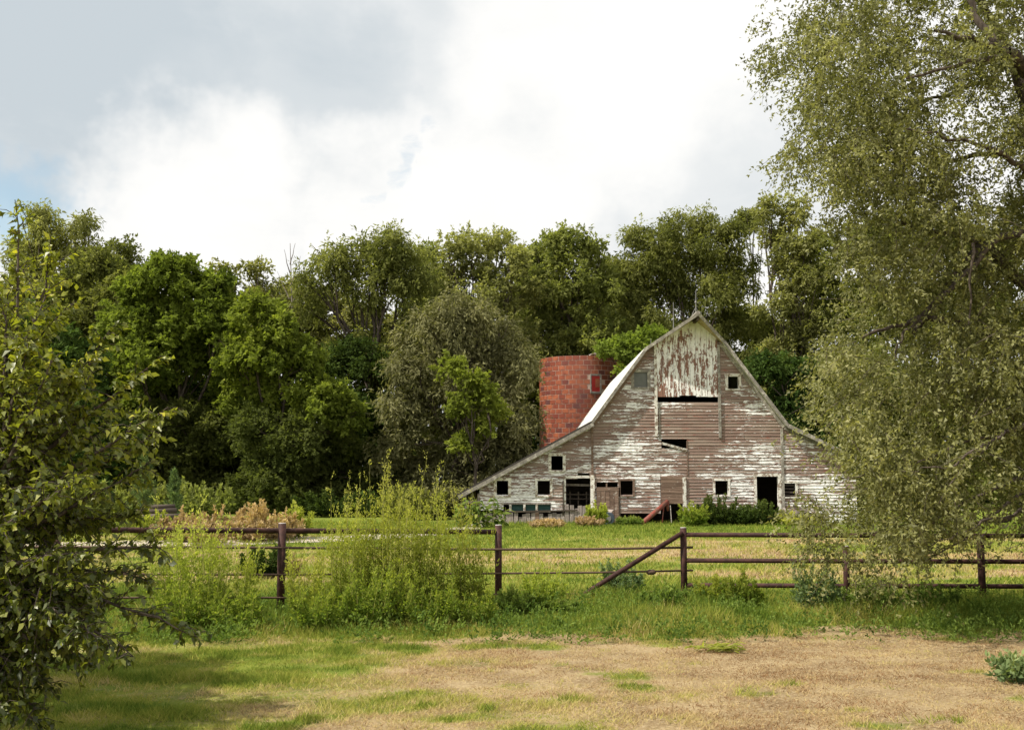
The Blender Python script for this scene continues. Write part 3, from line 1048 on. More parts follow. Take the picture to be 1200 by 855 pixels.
YS = 75.5
sx0, sx1 = P(632, 470, YS).x, P(730, 470, YS).x
SR = (sx1 - sx0) / 2
SX = (sx0 + sx1) / 2
STOP = P(680, 418.5, YS - SR * .6).z
silo = empty('silo', (SX, YS, ZG), 'round red clay tile silo with a small hatch window beyond the barn', 'silo')
NA, TH = 36, 0.315
nr_ = int((STOP - ZG) / TH)
TH = (STOP - ZG) / nr_
core = MB()
for (r_, flip) in ((SR - .012, 0), (SR - .22, 1)):
    for k in range(52):
        a0, a1 = 2 * math.pi * k / 52, 2 * math.pi * (k + 1) / 52
        q = [(SX + r_ * math.cos(a0), YS + r_ * math.sin(a0), ZG - .2), (SX + r_ * math.cos(a1), YS + r_ * math.sin(a1), ZG - .2),
             (SX + r_ * math.cos(a1), YS + r_ * math.sin(a1), STOP - .012), (SX + r_ * math.cos(a0), YS + r_ * math.sin(a0), STOP - .012)]
        core.poly(q[::-1] if flip else q)
for k in range(52):
    a0, a1 = 2 * math.pi * k / 52, 2 * math.pi * (k + 1) / 52
    core.poly([(SX + r2 * math.cos(a), YS + r2 * math.sin(a), STOP - .012) for r2, a in ((SR - .012, a0), (SR - .012, a1), (SR - .22, a1), (SR - .22, a0))])
core.build('mortar_core', M['mortar'], silo)
hatch_a = math.atan2(-1, (P(698, 449, YS).x - SX) / SR * 1.05)
hx = P(698, 449, YS - SR).x - SX
hatch_ang = -math.acos(max(-1, min(1, hx / SR)))
hz0_, hz1_ = P(698, 458.5, YS - SR).z, P(698, 440, YS - SR).z
restt = MB(); rest_t = []
tiles = []
for r in range(nr_):
    for k in range(NA):
        a0 = 2 * math.pi * (k + (.5 if r % 2 else 0)) / NA
        a1 = a0 + 2 * math.pi / NA
        am_ = (a0 + a1) / 2
        z0, z1 = ZG + r * TH, ZG + (r + 1) * TH
        da = (am_ - hatch_ang + math.pi) % (2 * math.pi) - math.pi
        if abs(da) < .17 and z1 > hz0_ - .05 and z0 < hz1_ + .05:
            continue
        vis = -math.sin(am_) * 1.0
        tiles.append((z0 > 4.2 and vis > -0.12, vis + z0 * .001, a0, a1, z0, z1))
tiles.sort(key=lambda t: (-t[0], -t[1]))
for i, (vis, _, a0, a1, z0, z1) in enumerate(tiles):
    g_ = .042 / SR
    ro = SR + random.uniform(0.0, .012)
    mb = MB() if i < 300 else restt
    aa = [a0 + g_ / 2 + (a1 - a0 - g_) * t for t in (0, .5, 1)]
    for s in range(2):
        b_ = [(SX + rr * math.cos(a), YS + rr * math.sin(a), z0 + .020) for rr, a in ((ro, aa[s]), (ro, aa[s + 1]), (SR - .06, aa[s + 1]), (SR - .06, aa[s]))]
        t_ = [(x, y, z1 - .020) for x, y, z in b_]
        i0 = len(mb.v)
        mb.v += b_ + t_
        fs = [(0, 1, 5, 4), (4, 5, 6, 7), (3, 2, 1, 0)] + ([(3, 0, 4, 7)] if s == 0 else [(1, 2, 6, 5)])
        mb.f += [tuple(i0 + q for q in f) for f in fs]
    if i < 300:
        mb.build('tile', M['tile'], silo)
me = bpy.data.meshes.new('rear_tiles')
me.from_pydata(restt.v, [], restt.f)
me.materials.append(M['tile'])
at = me.attributes.new('tint', 'FLOAT', 'FACE')
tv_ = np.repeat(np.random.default_rng(3).random(len(me.polygons) // 8 + 1), 8)[:len(me.polygons)]
at.data.foreach_set('value', tv_.astype(np.float32))
o = add_obj('rear_tiles', me, silo); o['kind'] = 'stuff'
# hatch window
hd = Vector((math.cos(hatch_ang), math.sin(hatch_ang), 0)); hs = Vector((-hd.y, hd.x, 0))
hc = Vector((SX, YS, 0)) + hd * (SR - .02)
hw = .30
fr = MB()
for s0, s1, q0, q1 in ((-hw - .08, -hw, hz0_ - .12, hz1_ + .12), (hw, hw + .08, hz0_ - .12, hz1_ + .12), (-hw, hw, hz1_, hz1_ + .12), (-hw, hw, hz0_ - .12, hz0_)):
    cs = [hc + hs * s0 - hd * .05, hc + hs * s1 - hd * .05, hc + hs * s1 + hd * .09, hc + hs * s0 + hd * .09]
    fr.hexa([(c.x, c.y, q0) for c in cs], [(c.x, c.y, q1) for c in cs])
hf = fr.build('hatch', M['rake'], silo)
mb = MB(); cs = [hc - hs * hw, hc + hs * hw, hc + hs * hw + hd * .04, hc - hs * hw + hd * .04]
mb.hexa([(c.x, c.y, hz0_) for c in cs], [(c.x, c.y, hz1_) for c in cs]); mb.build('hatch_panel', M['redpaint'], hf)
mb = MB(); a_ = hc + hd * .04 - hs * .02; mb.hexa([(q.x, q.y, hz0_ + .3) for q in (a_, a_ + hs * hw, a_ + hs * hw + hd * .03, a_ + hd * .03)], [(q.x, q.y, hz1_ - .2) for q in (a_, a_ + hs * hw, a_ + hs * hw + hd * .03, a_ + hd * .03)])
mb.build('hatch_shadow_board', M['tile'], hf)
# bent metal cap left on the rim
cp = P(695, 415, YS - SR * .2)
mb = MB()
for q in range(5):
    aq = -.62 + q * .31
    mb.bar((cp.x - .32 + q * .15, YS - 1.2, STOP + .10 + .22 * math.cos(aq * 2)), (cp.x - .17 + q * .15, YS - 1.2, STOP + .10 + .22 * math.cos((aq + .31) * 2)), .7, .03)
mb.bar((cp.x - .3, YS - 1.2, STOP - .1), (cp.x - .3, YS - 1.2, STOP + .25), .04, .04); mb.bar((cp.x + .4, YS - 1.2, STOP - .1), (cp.x + .4, YS - 1.2, STOP + .2), .04, .04)
mb.build('rim_cap', M['metal_roof'], silo)


# ------------------------------------------------------------------ pipe fence
m, n = new_mat('rusty_pipe')
p = wpos(n)
k = n.noise(p, 9, 6, 0.7)
c_ = n.mix(n.smooth(k, 0.35, 0.7), (0.028, 0.012, 0.010, 1), (0.075, 0.032, 0.025, 1))
c_ = n.mix(n.smooth(n.noise(p, 26, 5, 0.7), 0.62, 0.75), c_, (0.15, 0.10, 0.08, 1))
finish(n, c_, 0.72, k, 0.004, 0.25)
M['pipe'] = m
m, n = new_mat('rusty_cable')
finish(n, n.mix(n.noise(wpos(n), 14, 4, .6), (0.05, 0.03, 0.022, 1), (0.16, 0.10, 0.07, 1)), 0.7)
M['cable'] = m
m, n = new_mat('sunlit_cap')
finish(n, (0.42, 0.38, 0.36, 1), 0.7)  # pale colour imitates high sun on the post tops
M['cap'] = m


def fpost(parent, px, ytop, ybase, Y, r=.062, lean=0.0):
    b_ = P(px, ybase, Y); t_ = P(px, ytop, Y)
    zb = gzf(b_.x, Y) - .15
    mb = MB(); mb.tube([(b_.x - lean, Y, zb), (b_.x, Y, t_.z)], [r, r], 12)
    o = mb.build('post', M['pipe'], parent, True)
    mb = MB(); mb.tube([(b_.x, Y, t_.z + .002), (b_.x, Y, t_.z + .016)], [r * .96, r * .9], 12); mb.build('post_cap', M['cap'], o, True)
    return b_.x, t_.z


def fline(parent, name, pts, r, mat, seg=8):
    """pts: (px, py, Y)"""
    q = [P(a, b, c) for a, b, c in pts]
    mb = MB(); mb.tube(q, [r] * len(q), seg)
    return mb.build(name, M[mat], parent, True)


YL = lambda px: 18.7 + (px - 327) * (20.5 - 18.7) / (583 - 327)      # left run drifts away from the camera
fl_ = empty('pipe_fence', (P(327, 710, 18.7).x, 18.7, 0), 'rusty brown pipe fence with one top rail and thin cables, left of the gap', 'fence', 'pipe fence along the paddock')
fpost(fl_, 328.5, 613.5, 718, YL(327), .066)
fpost(fl_, 584, 615.5, 702, YL(583), .066)
fpost(fl_, 62, 612, 722, YL(62), .066)
fline(fl_, 'rail', [(-260, 619, YL(-260)), (60, 620.5, YL(60)), (327, 621.5, YL(327)), (583, 623, YL(583))], .045, 'pipe')
fline(fl_, 'cable', [(-260, 640, YL(-260) - .07), (327, 641.5, YL(327) - .07), (583, 643.5, YL(583) - .07), (700, 643, 20.85), (812, 641, 21.1)], .022, 'cable', 6)
fline(fl_, 'cable', [(-260, 671, YL(-260) - .07), (327, 673, YL(327) - .07), (583, 671.5, YL(583) - .07), (700, 670.5, 20.85), (812, 668, 21.1)], .019, 'cable', 6)
fline(fl_, 'cable', [(-260, 700, YL(-260) - .07), (327, 700, YL(327) - .07), (583, 696, YL(583) - .07), (700, 695.5, 20.85), (814, 691, 21.1)], .017, 'cable', 6)
mb = MB(); q = P(763, 670, 20.98); mb.tube([(q.x - .09, q.y, q.z), (q.x - .05, q.y, q.z), (q.x + .05, q.y, q.z), (q.x + .09, q.y, q.z)], [.02, .05, .05, .02], 8)
mb.build('cable_tensioner', M['cable'], fl_, True)
fr_ = empty('pipe_fence', (P(802, 697, 21).x, 21, 0), 'rusty brown pipe fence with three thick rails and a slanting brace, under the elm', 'fence', 'pipe fence along the paddock')
YR = lambda px: 21.1 + (px - 802) * (20.4 - 21.1) / 400
fpost(fr_, 802, 618.5, 700, 21.1, .062)
fpost(fr_, 993, 640, 706, YR(993), .058)
fpost(fr_, 1152, 628, 708, YR(1152), .066)
fpost(fr_, 1330, 628, 708, YR(1330), .06)
for y_ in (626.2, 656.3, 685.3):
    fline(fr_, 'rail', [(802, y_, 21.1), (993, y_ + .8, YR(993)), (1152, y_ + 1.2, YR(1152)), (1400, y_ + 2, YR(1400))], .044, 'pipe')
fline(fr_, 'rail', [(1118, 706.5, YR(1118)), (1400, 708, YR(1400))], .045, 'pipe')
fline(fr_, 'brace', [(800, 624, 21.05), (684, 696, 20.75), (676, 701, 20.75)], .046, 'pipe')


# ------------------------------------------------------------------ trees
def limb(T, a, b, r0, r1, bend=(0, 0, 0), seg=6, nseg=6, wob=0.0):
    pts = curve_pts(a, b, bend, nseg, wob)
    T.add(pts, [r0 + (r1 - r0) * (i / nseg) ** 0.8 for i in range(nseg + 1)], seg)
    return pts


KINDS = {   # leaf length, width, droop, twig, leaves per sub-clump, sub-clump radius
    'willow': dict(L=.30, W=.10, droop=.75, twig=.85, per=240, sub=.78),
    'elm':    dict(L=.26, W=.13, droop=.30, twig=.55, per=225, sub=.74),
    'broad':  dict(L=.25, W=.17, droop=.20, twig=.42, per=215, sub=.66),
}


def subclumps(rng, blobs, sub, fill=1.0, flat=0.75):
    """split crown blobs (cx,cy,cz,r) into many small clumps, mostly near the surface"""
    C, R = [], []
    for cx, cy, cz, r, rz in blobs:
        k = max(4, int(fill * 15 * (r / (sub * 1.35)) ** 2 * 0.42))
        u = rand_unit(rng, k)
        u[:, 2] = np.where(u[:, 2] < -0.55, -u[:, 2], u[:, 2])
        t = (0.38 + 0.78 * rng.random(k) ** 0.75)[:, None]
        C.append(np.array([cx, cy, cz]) + u * t * np.array([r, r, rz]))
        s = sub * (0.5 + 0.8 * rng.random(k)) * (1.15 - .35 * t[:, 0])
        R.append(np.stack([s, s, s * (flat + .4 * (rng.random(k) - .5))], 1))
    return np.concatenate(C), np.concatenate(R)


def tree(name, label, Y, base_px, blobs, kind, mat, trunk_r=.28, group=None, seed=0, fill=1.0, scale=1.0, bark='bark', spread=1.0, tint=(0.0, 1.0), cat='tree', fork=.35):
    """blobs: (px, py, r_px[, vertical factor[, depth offset in m]]) as seen in the photograph at distance Y"""
    rng = np.random.default_rng(1000 + seed)
    rnd = random.Random(seed)
    K = KINDS[kind]
    mpp = Y / F
    bl = []
    for q in blobs:
        px, py, rp = q[:3]
        vf = q[3] if len(q) > 3 else 0.85
        dy = q[4] if len(q) > 4 else rnd.uniform(-1, 1) * rp * mpp * 0.6 * spread
        c = P(px, py, Y + dy)
        bl.append((c.x, c.y, c.z, rp * (Y + dy) / F, rp * (Y + dy) / F * vf))
    b0 = P(base_px, 600, Y)
    zg_ = gzf(b0.x, Y)
    root = empty(name, (b0.x, Y, zg_), label, cat, group)
    base = Vector((b0.x, Y, zg_ - .15))
    # trunk and limbs
    T = Tubes()
    top = max(bl, key=lambda q: q[2])
    lowz = min(q[2] - q[4] * .3 for q in bl)
    cx = np.mean([q[0] for q in bl]); cy = np.mean([q[1] for q in bl])
    H = top[2] - zg_
    fz = zg_ + H * fork
    fork_p = Vector((base.x * .6 + cx * .4, base.y * .6 + cy * .4, fz))
    T.add(curve_pts(base, fork_p, (rnd.uniform(-.3, .3), 0, 0), 6), [trunk_r * (1.35 if i == 0 else 1.0 - .05 * i) for i in range(7)], 8)
    for q in bl:
        c = Vector(q[:3])
        s = fork_p.lerp(base, rnd.uniform(0, .3)) if c.z < fork_p.z else fork_p.lerp(base, rnd.uniform(0, .2))
        r0 = trunk_r * rnd.uniform(.25, .45)
        pts = limb(T, s, c + Vector((0, 0, q[4] * .2)), r0, .05, (rnd.uniform(-1.3, 1.3), rnd.uniform(-1.2, 1.2), rnd.uniform(-.6, .9)), 5, 7, .22)
        for k in range(4):
            e_ = c + Vector(rnd.choice([-1, 1]) * np.array([rnd.uniform(.3, .8) * q[3], rnd.uniform(-.7, .7) * q[3], 0])) + Vector((0, 0, rnd.uniform(-.1, .8) * q[4]))
            limb(T, pts[rnd.randint(3, 6)], e_, .07, .018, (0, 0, rnd.uniform(0, .4)), 4, 4, .06)
    T.build('trunk', M[bark], root)
    C, R = subclumps(rng, bl, K['sub'] * scale, fill)
    pos, d, nr, ci = clump_foliage(rng, C, R, K['per'], 0, 0, K['droop'], K['twig'] * scale, .6, .55)
    keep = pos[:, 2] > zg_ + .1
    pos, d, nr, ci = pos[keep], d[keep], nr[keep], ci[keep]
    k = len(pos)
    L = 1.08 * K['L'] * scale * (.7 + .6 * rng.random(k)); Wd = 1.1 * K['W'] * scale * (.7 + .6 * rng.random(k))
    v, f = tri_leaves(pos, d, nr, L, Wd)
    ct = rng.random(len(C))
    t = tint[0] + (tint[1] - tint[0]) * np.clip(.65 * ct[ci] + .35 * rng.random(k), 0, 1)
    add_obj('crown', np_mesh('crown', v, f, M[mat], False, t), root)
    return root


G = 'trees of the wood behind the barn'
tree('willow_tree', 'pale olive willow rising highest at the far left of the wood', 76, 60,
     [(48, 262, 26), (78, 285, 26), (30, 300, 30), (100, 262, 14), (60, 335, 36), (112, 300, 22), (20, 360, 36), (90, 360, 34), (40, 430, 44), (100, 430, 40)], 'willow', 'leaf_olive', .3, G, 1, .8)
tree('shade_tree', 'blue green leafy tree between the olive willow and the bright green maple', 71, 110,
     [(118, 322, 30), (92, 350, 30), (140, 350, 28), (85, 400, 38), (135, 410, 38), (100, 470, 45), (150, 480, 44), (60, 480, 40), (110, 540, 46)], 'elm', 'leaf_elm', .3, G, 2, 1, tint=(0, .7))
tree('maple_tree', 'rounded bright green maple with the broad crown in the left of the wood', 67, 205,
     [(205, 330, 33), (170, 345, 28), (240, 345, 30), (150, 385, 32), (205, 385, 42), (255, 380, 30), (170, 430, 38), (235, 425, 38, .8, 1.0), (185, 480, 40, .8, 4), (245, 480, 42, .8, 4.5)], 'broad', 'leaf_bright', .35, G, 3, 1.15, tint=(0, .85))
tree('maple_tree', 'lower yellow green maple leaning right of the rounded bright maple', 64, 320,
     [(300, 372, 26), (330, 395, 28), (285, 415, 32), (345, 432, 34), (305, 462, 36, .8, 1.5), (372, 466, 32), (402, 492, 26), (345, 505, 36, .8, 2.5), (290, 520, 40, .8, 4.5), (400, 535, 26, .8, 3), (340, 545, 40, .8, 5)], 'broad', 'leaf_bright', .3, G, 4, 1.1, tint=(.1, 1))
tree('poplar_tree', 'thin wispy tree poking up behind the two bright maples', 82, 285,
     [(270, 325, 17), (300, 320, 16), (255, 345, 22), (305, 350, 24), (330, 362, 20), (280, 380, 30), (310, 420, 36), (270, 440, 40)], 'elm', 'leaf_olive', .2, G, 5, .75)
tree('elm_tree', 'tall elm with dark forking limbs and sky gaps in the middle left', 73, 448,
     [(455, 282, 25), (430, 300, 26), (478, 305, 24), (380, 302, 24), (360, 325, 18), (400, 325, 24), (455, 325, 32), (492, 335, 24), (428, 345, 18), (362, 362, 12), (500, 380, 34), (410, 405, 28), (440, 440, 40), (490, 440, 44), (420, 490, 44), (470, 520, 50)], 'willow', 'leaf_elm', .42, G, 6, .85, fork=.42)
tree('elm_tree', 'airy light crowned elm standing left of the silo top', 79, 560,
     [(555, 288, 22), (525, 300, 22), (585, 292, 22), (605, 310, 18), (540, 325, 28), (580, 330, 28), (515, 345, 26), (610, 350, 26), (560, 375, 40), (600, 400, 36), (620, 445, 40), (540, 430, 44)], 'elm', 'leaf_olive', .32, G, 7, .72)
tree('elm_tree', 'dense green elm directly above the silo', 82, 670,
     [(665, 292, 26), (640, 305, 20), (695, 300, 20), (630, 340, 26), (665, 335, 34), (705, 340, 26), (640, 385, 36), (690, 390, 38), (660, 440, 44), (620, 470, 40), (720, 440, 40)], 'elm', 'leaf_elm', .34, G, 8, 1)
tree('willow_tree', 'greyish drooping willow filling the middle of the wood, left of the silo', 66, 540,
     [(528, 362, 24), (562, 372, 24), (500, 390, 30), (585, 395, 26), (480, 432, 26), (540, 420, 40), (600, 428, 26), (470, 478, 28), (520, 475, 40), (575, 462, 36), (608, 490, 24), (465, 528, 26), (515, 540, 42), (575, 535, 40), (480, 575, 28), (545, 582, 36), (600, 560, 26)], 'willow', 'leaf_grey', .34, G, 9, .95)
tree('maple_sapling', 'bright green young maple glowing against the grey willow', 62.5, 560,
     [(535, 432, 14), (552, 450, 13), (572, 462, 12), (545, 475, 15), (580, 480, 11), (560, 500, 15), (540, 520, 12)], 'broad', 'leaf_bright', .12, G, 10, 1.1, .85, tint=(.4, 1))
tree('elm_tree', 'tall dark limbed elm rising straight behind the barn ridge', 84, 800,
     [(790, 272, 26), (755, 285, 24), (825, 268, 22), (855, 275, 22), (735, 315, 22), (775, 310, 30), (820, 305, 32), (862, 310, 24), (740, 350, 24), (785, 350, 34), (835, 345, 32), (875, 330, 16), (760, 395, 36), (815, 395, 40), (860, 385, 32), (880, 440, 40), (840, 450, 40), (900, 480, 44), (780, 450, 44)], 'willow', 'leaf_elm', .4, G, 11, .95)
tree('elm_tree', 'slender pale elm with sky showing through, right of the barn ridge', 80, 925,
     [(905, 252, 20), (930, 250, 18), (915, 280, 20), (945, 285, 24), (908, 312, 14), (940, 330, 28), (915, 360, 22), (950, 380, 34), (925, 420, 34), (965, 440, 40), (935, 480, 40)], 'elm', 'leaf_olive', .28, G, 12, .8)
tree('mulberry_tree', 'low bright leaved tree peeping over the barn roof beside the silo', 72, 752,
     [(735, 405, 15), (752, 398, 14), (718, 412, 12), (765, 395, 12), (740, 425, 18), (770, 412, 16), (760, 440, 20)], 'broad', 'leaf_bright', .14, G, 13, 1, .9, tint=(.2, 1))
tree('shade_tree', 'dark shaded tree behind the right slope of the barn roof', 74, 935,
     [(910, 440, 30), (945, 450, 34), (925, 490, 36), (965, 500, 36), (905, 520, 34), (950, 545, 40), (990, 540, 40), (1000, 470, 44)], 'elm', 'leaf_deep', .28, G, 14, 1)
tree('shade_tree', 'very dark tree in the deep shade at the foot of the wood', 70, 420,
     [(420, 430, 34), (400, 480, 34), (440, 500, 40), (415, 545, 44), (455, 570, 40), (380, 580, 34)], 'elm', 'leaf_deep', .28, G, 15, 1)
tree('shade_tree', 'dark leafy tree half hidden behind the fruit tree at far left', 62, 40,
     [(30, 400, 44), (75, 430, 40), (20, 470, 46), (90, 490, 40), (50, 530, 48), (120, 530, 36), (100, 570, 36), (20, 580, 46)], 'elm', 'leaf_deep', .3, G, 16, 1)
tree('elm_tree', 'big elm of the wood mostly hidden behind the near elm at right', 78, 1090,
     [(1000, 300, 40), (1060, 290, 44), (1120, 300, 44), (1180, 310, 44), (1020, 370, 50), (1090, 380, 54), (1160, 390, 54), (1010, 450, 54), (1100, 470, 60), (1180, 480, 60), (1040, 540, 60), (1150, 560, 60)], 'elm', 'leaf_elm', .4, G, 17, .8, 1.15)
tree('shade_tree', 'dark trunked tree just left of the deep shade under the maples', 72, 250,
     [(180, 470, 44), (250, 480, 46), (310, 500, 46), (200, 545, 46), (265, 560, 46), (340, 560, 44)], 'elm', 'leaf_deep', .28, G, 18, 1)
tree('shade_tree', 'dark leafy young tree hiding the trunk of the rounded bright maple', 66.5, 205,
     [(215, 535, 38), (165, 520, 34), (205, 500, 36), (245, 520, 36), (185, 555, 40), (230, 562, 40), (262, 585, 30), (150, 570, 34)], 'elm', 'leaf_elm', .16, G, 19, .75, .85, tint=(0, .45))  # low tint range puts shade into the leaf colour
tree('shade_tree', 'dark leafy young tree under the lower yellow green maple', 65.5, 345,
     [(318, 500, 30), (300, 525, 38), (340, 535, 42), (325, 545, 34, .85, -3.0), (300, 505, 26, .85, -3.2), (350, 515, 26, .85, -3.0), (322, 580, 32, .85, -3.2), (385, 525, 30), (315, 570, 38), (360, 575, 38), (405, 560, 34), (430, 585, 30), (285, 585, 30)], 'elm', 'leaf_elm', .16, G, 20, 1.0, .85, tint=(0, .3))  # leaves tinted dark to imitate shade under the maple
# second row that closes the gaps between the tall crowns
tree('elm_tree', 'olive elm filling the gap behind the tall forked elm and the maples', 86, 380,
     [(345, 345, 22), (385, 362, 30), (420, 380, 30), (355, 395, 34), (330, 375, 20), (405, 430, 40), (460, 400, 34)], 'elm', 'leaf_olive', .26, G, 30, .9)
tree('elm_tree', 'green elm between the tall forked elm and the airy elm', 88, 505,
     [(500, 305, 18), (512, 325, 22), (495, 345, 30), (525, 370, 34), (490, 385, 34), (520, 420, 40)], 'elm', 'leaf_elm', .26, G, 31, .95)
tree('elm_tree', 'olive elm between the airy elm and the dense elm above the silo', 88, 622,
     [(612, 305, 16), (632, 312, 16), (620, 325, 26), (600, 360, 30), (640, 365, 32), (620, 410, 40)], 'elm', 'leaf_olive', .26, G, 32, .9)
tree('elm_tree', 'green elm filling the dip between the silo elm and the barn ridge elm', 90, 715,
     [(708, 318, 16), (728, 325, 18), (712, 345, 24), (735, 340, 26), (700, 365, 34), (740, 385, 36), (715, 420, 40)], 'elm', 'leaf_elm', .26, G, 33, .95)
tree('elm_tree', 'green elm closing the gap right of the barn ridge elm', 88, 885,
     [(885, 262, 18), (890, 385, 22), (872, 380, 26), (905, 400, 30), (890, 440, 36), (945, 305, 26), (965, 340, 32), (985, 380, 36)], 'elm', 'leaf_elm', .26, G, 34, .95)
tree('elm_tree', 'blue green tree behind the gap between the olive willow and the bright maple', 84, 150,
     [(140, 300, 18), (128, 325, 26), (160, 335, 26), (140, 370, 36), (180, 380, 36)], 'elm', 'leaf_elm', .24, G, 35, .95, tint=(0, .7))
# bare dead snag
sn = empty('dead_tree', (P(335, 600, 80).x, 80, .3), 'bare grey dead treetop between the wispy tree and the tall elm', 'tree', G)
T = Tubes()
b_ = P(338, 600, 80); t_ = P(340, 285, 80)
limb(T, (b_.x, 80, .2), t_, .22, .02, (0.4, 0, 0), 6, 8, .05)
for a_, e_ in (((339, 350), (325, 318)), ((340, 335), (352, 300)), ((339, 370), (318, 345)), ((340, 320), (333, 292)), ((339, 360), (357, 330)), ((340, 310), (346, 285))):
    limb(T, P(*a_, 80), P(*e_, 80 + random.uniform(-.5, .5)), .06, .012, (0, 0, -.15), 4, 4, .05)
T.build('trunk', M['bark_pale'], sn)

# far woodland mass that closes the view under the crowns
rng = np.random.default_rng(55)
k = 420
wx = rng.uniform(-70, 70, k); wy = rng.uniform(92, 104, k); wz = rng.uniform(.3, 10.5, k)
C = np.stack([wx, wy, wz], 1); R = np.full((k, 3), 1.9)
pos, d, nr, ci = clump_foliage(rng, C, R, 150, 0, 0, .3, .9, .5, .5)
kk = len(pos)
v, f = tri_leaves(pos, d, nr, .85 * (.7 + .6 * rng.random(kk)), .5 * (.7 + .6 * rng.random(kk)))
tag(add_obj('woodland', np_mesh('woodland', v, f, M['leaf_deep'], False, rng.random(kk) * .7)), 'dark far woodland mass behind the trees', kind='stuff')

# ------------------------------------------------------------------ near elm at the right
rng = np.random.default_rng(77)
rnd = random.Random(77)
YE_ = 18.6
elm = empty('elm_tree', (P(1330, 700, YE_).x, YE_, 0), 'huge near elm hanging small olive leaves over the right fence', 'tree')
T = Tubes()
tb = Vector((elm.location.x, YE_, -.2))
tf1 = P(1290, 420, YE_)
T.add(curve_pts(tb, tf1, (.3, 0, 0), 6), [.55, .46, .42, .39, .36, .33, .30], 10)
main = {}
limbs_px = [   # start, end, depth offsets, radii
    ((1290, 420, 0), (1085, 372, -1.2), .16, .05), ((1085, 372, -1.2), (1010, 395, -1.8), .05, .02),
    ((1290, 420, 0), (1190, 75, .3), .24, .12), ((1190, 75, .3), (1100, 42, -.2), .075, .035), ((1190, 75, .3), (1110, 62, .8), .075, .03),
    ((1110, 62, .8), (1000, 70, .9), .035, .015), ((1190, 75, .3), (1130, -40, .2), .09, .05), ((1130, -40, .2), (960, -40, .3), .05, .02),
    ((1150, 290, -.5), (1070, 390, -1), .09, .04), ((1290, 420, 0), (1150, 285, -.5), .14, .08), ((1150, 285, -.5), (1000, 250, -.4), .06, .02),
    ((1170, 90, .4), (1060, 130, .8), .05, .02), ((1190, 180, .3), (1040, 190, 1.2), .06, .018),
    ((1290, 480, 0), (1180, 505, -1.6), .08, .035), ((1180, 505, -1.6), (1060, 550, -2.0), .028, .012),
    ((1290, 520, 0), (1170, 570, -2), .08, .03), ((1170, 570, -2), (1070, 630, -2.2), .026, .010),
    ((1180, 590, -1.5), (1080, 660, -1.9), .025, .010), ((1290, 500, 0), (1180, 590, -1.5), .07, .028),
    ((1060, 550, -2), (985, 560, -2.2), .014, .008), ((1290, 440, 0), (1110, 445, 1.2), .10, .035), ((1110, 445, 1.2), (985, 480, 1.4), .035, .014),
    ((1290, 430, 0), (1350, 150, -.5), .22, .12), ((1290, 430, 0), (1420, 330, -1), .16, .06), ((1180, 610, -1), (1010, 625, -1.2), .03, .012), ((1290, 520, 0), (1180, 610, -1), .07, .03)]
limbs_px += [((1290, 250, -.6), (1170, 278, -1.5), .09, .060), ((1170, 278, -1.5), (1068, 384, -2.0), .058, .026), ((1068, 384, -2.0), (1050, 420, -2.1), .026, .012),
             ((1240, 110, -1.2), (1180, 62, -2.3), .15, .09), ((1180, 62, -2.3), (1095, 36, -2.7), .055, .025), ((1180, 62, -2.3), (1062, 92, -2.5), .05, .018), ((1180, 62, -2.3), (1130, -20, -2.0), .07, .05),
             ((1140, 285, -2.6), (1135, 380, -2.7), .025, .012), ((1175, 180, -2.2), (1060, 150, -2.6), .04, .014), ((1230, 210, -1.5), (1175, 180, -2.2), .06, .04),
             ((1230, 480, -1.5), (1178, 505, -2.8), .045, .028), ((1178, 505, -2.8), (1120, 545, -3.0), .024, .016), ((1120, 545, -3.0), (1056, 552, -3.0), .015, .006),
             ((1178, 505, -2.8), (1100, 590, -3.0), .018, .007), ((1230, 590, -1.5), (1150, 610, -2.8), .03, .018), ((1150, 610, -2.8), (1090, 640, -2.9), .015, .006)]
for (a_, b_, r0, r1) in limbs_px:
    limb(T, P(a_[0], a_[1], YE_ + a_[2]), P(b_[0], b_[1], YE_ + b_[2]), r0, r1, (rnd.uniform(-.15, .15), rnd.uniform(-.2, .2), rnd.uniform(-.05, .15)), 7, 7, .04)
# crown: hanging sprays. blob list in photograph pixels
eb = [(905, 12, 26), (935, 25, 34), (900, 62, 15), (950, 75, 30), (985, 30, 44), (965, 110, 32), (1010, 100, 44), (935, 185, 20), (975, 165, 38), (1020, 170, 46), (1050, 40, 56), (1060, 120, 54),
      (965, 215, 28), (1000, 225, 40), (1060, 210, 56), (1120, 60, 56), (1120, 150, 60), (1130, 240, 60), (1180, 40, 60), (1190, 140, 60), (1195, 240, 60), (985, 275, 32), (1030, 290, 48),
      (1090, 300, 56), (1150, 320, 60), (1000, 340, 36), (1045, 365, 52), (1110, 375, 58), (1175, 400, 62), (985, 400, 28), (1010, 440, 44), (1070, 445, 58), (1140, 460, 62), (1195, 480, 62),
      (1000, 500, 36), (1050, 520, 54), (1120, 535, 60), (1185, 555, 62), (975, 560, 26), (1010, 575, 44), (1070, 595, 54), (1140, 598, 48), (1195, 605, 46), (965, 605, 20), (995, 628, 32), (1040, 640, 32), (1105, 635, 24), (1170, 618, 26),
      (1010, 668, 20),  (1050, 678, 16), (1092, 668, 10), (1185, 668, 14), (955, 628, 12), (985, 500, 30), (962, 585, 26), (978, 535, 28), (980, 450, 26), (1000, 605, 30), (1030, 690, 9), 
      (1250, 0, 80), (1270, 150, 80), (1280, 300, 80), (1280, 450, 80), (1270, 590, 76), (1380, 200, 110), (1400, 420, 110), (1100, -60, 70), (1000, -60, 60), (1200, -100, 90), (1350, 20, 110), (1380, 590, 90)]
C, R, far = [], [], []
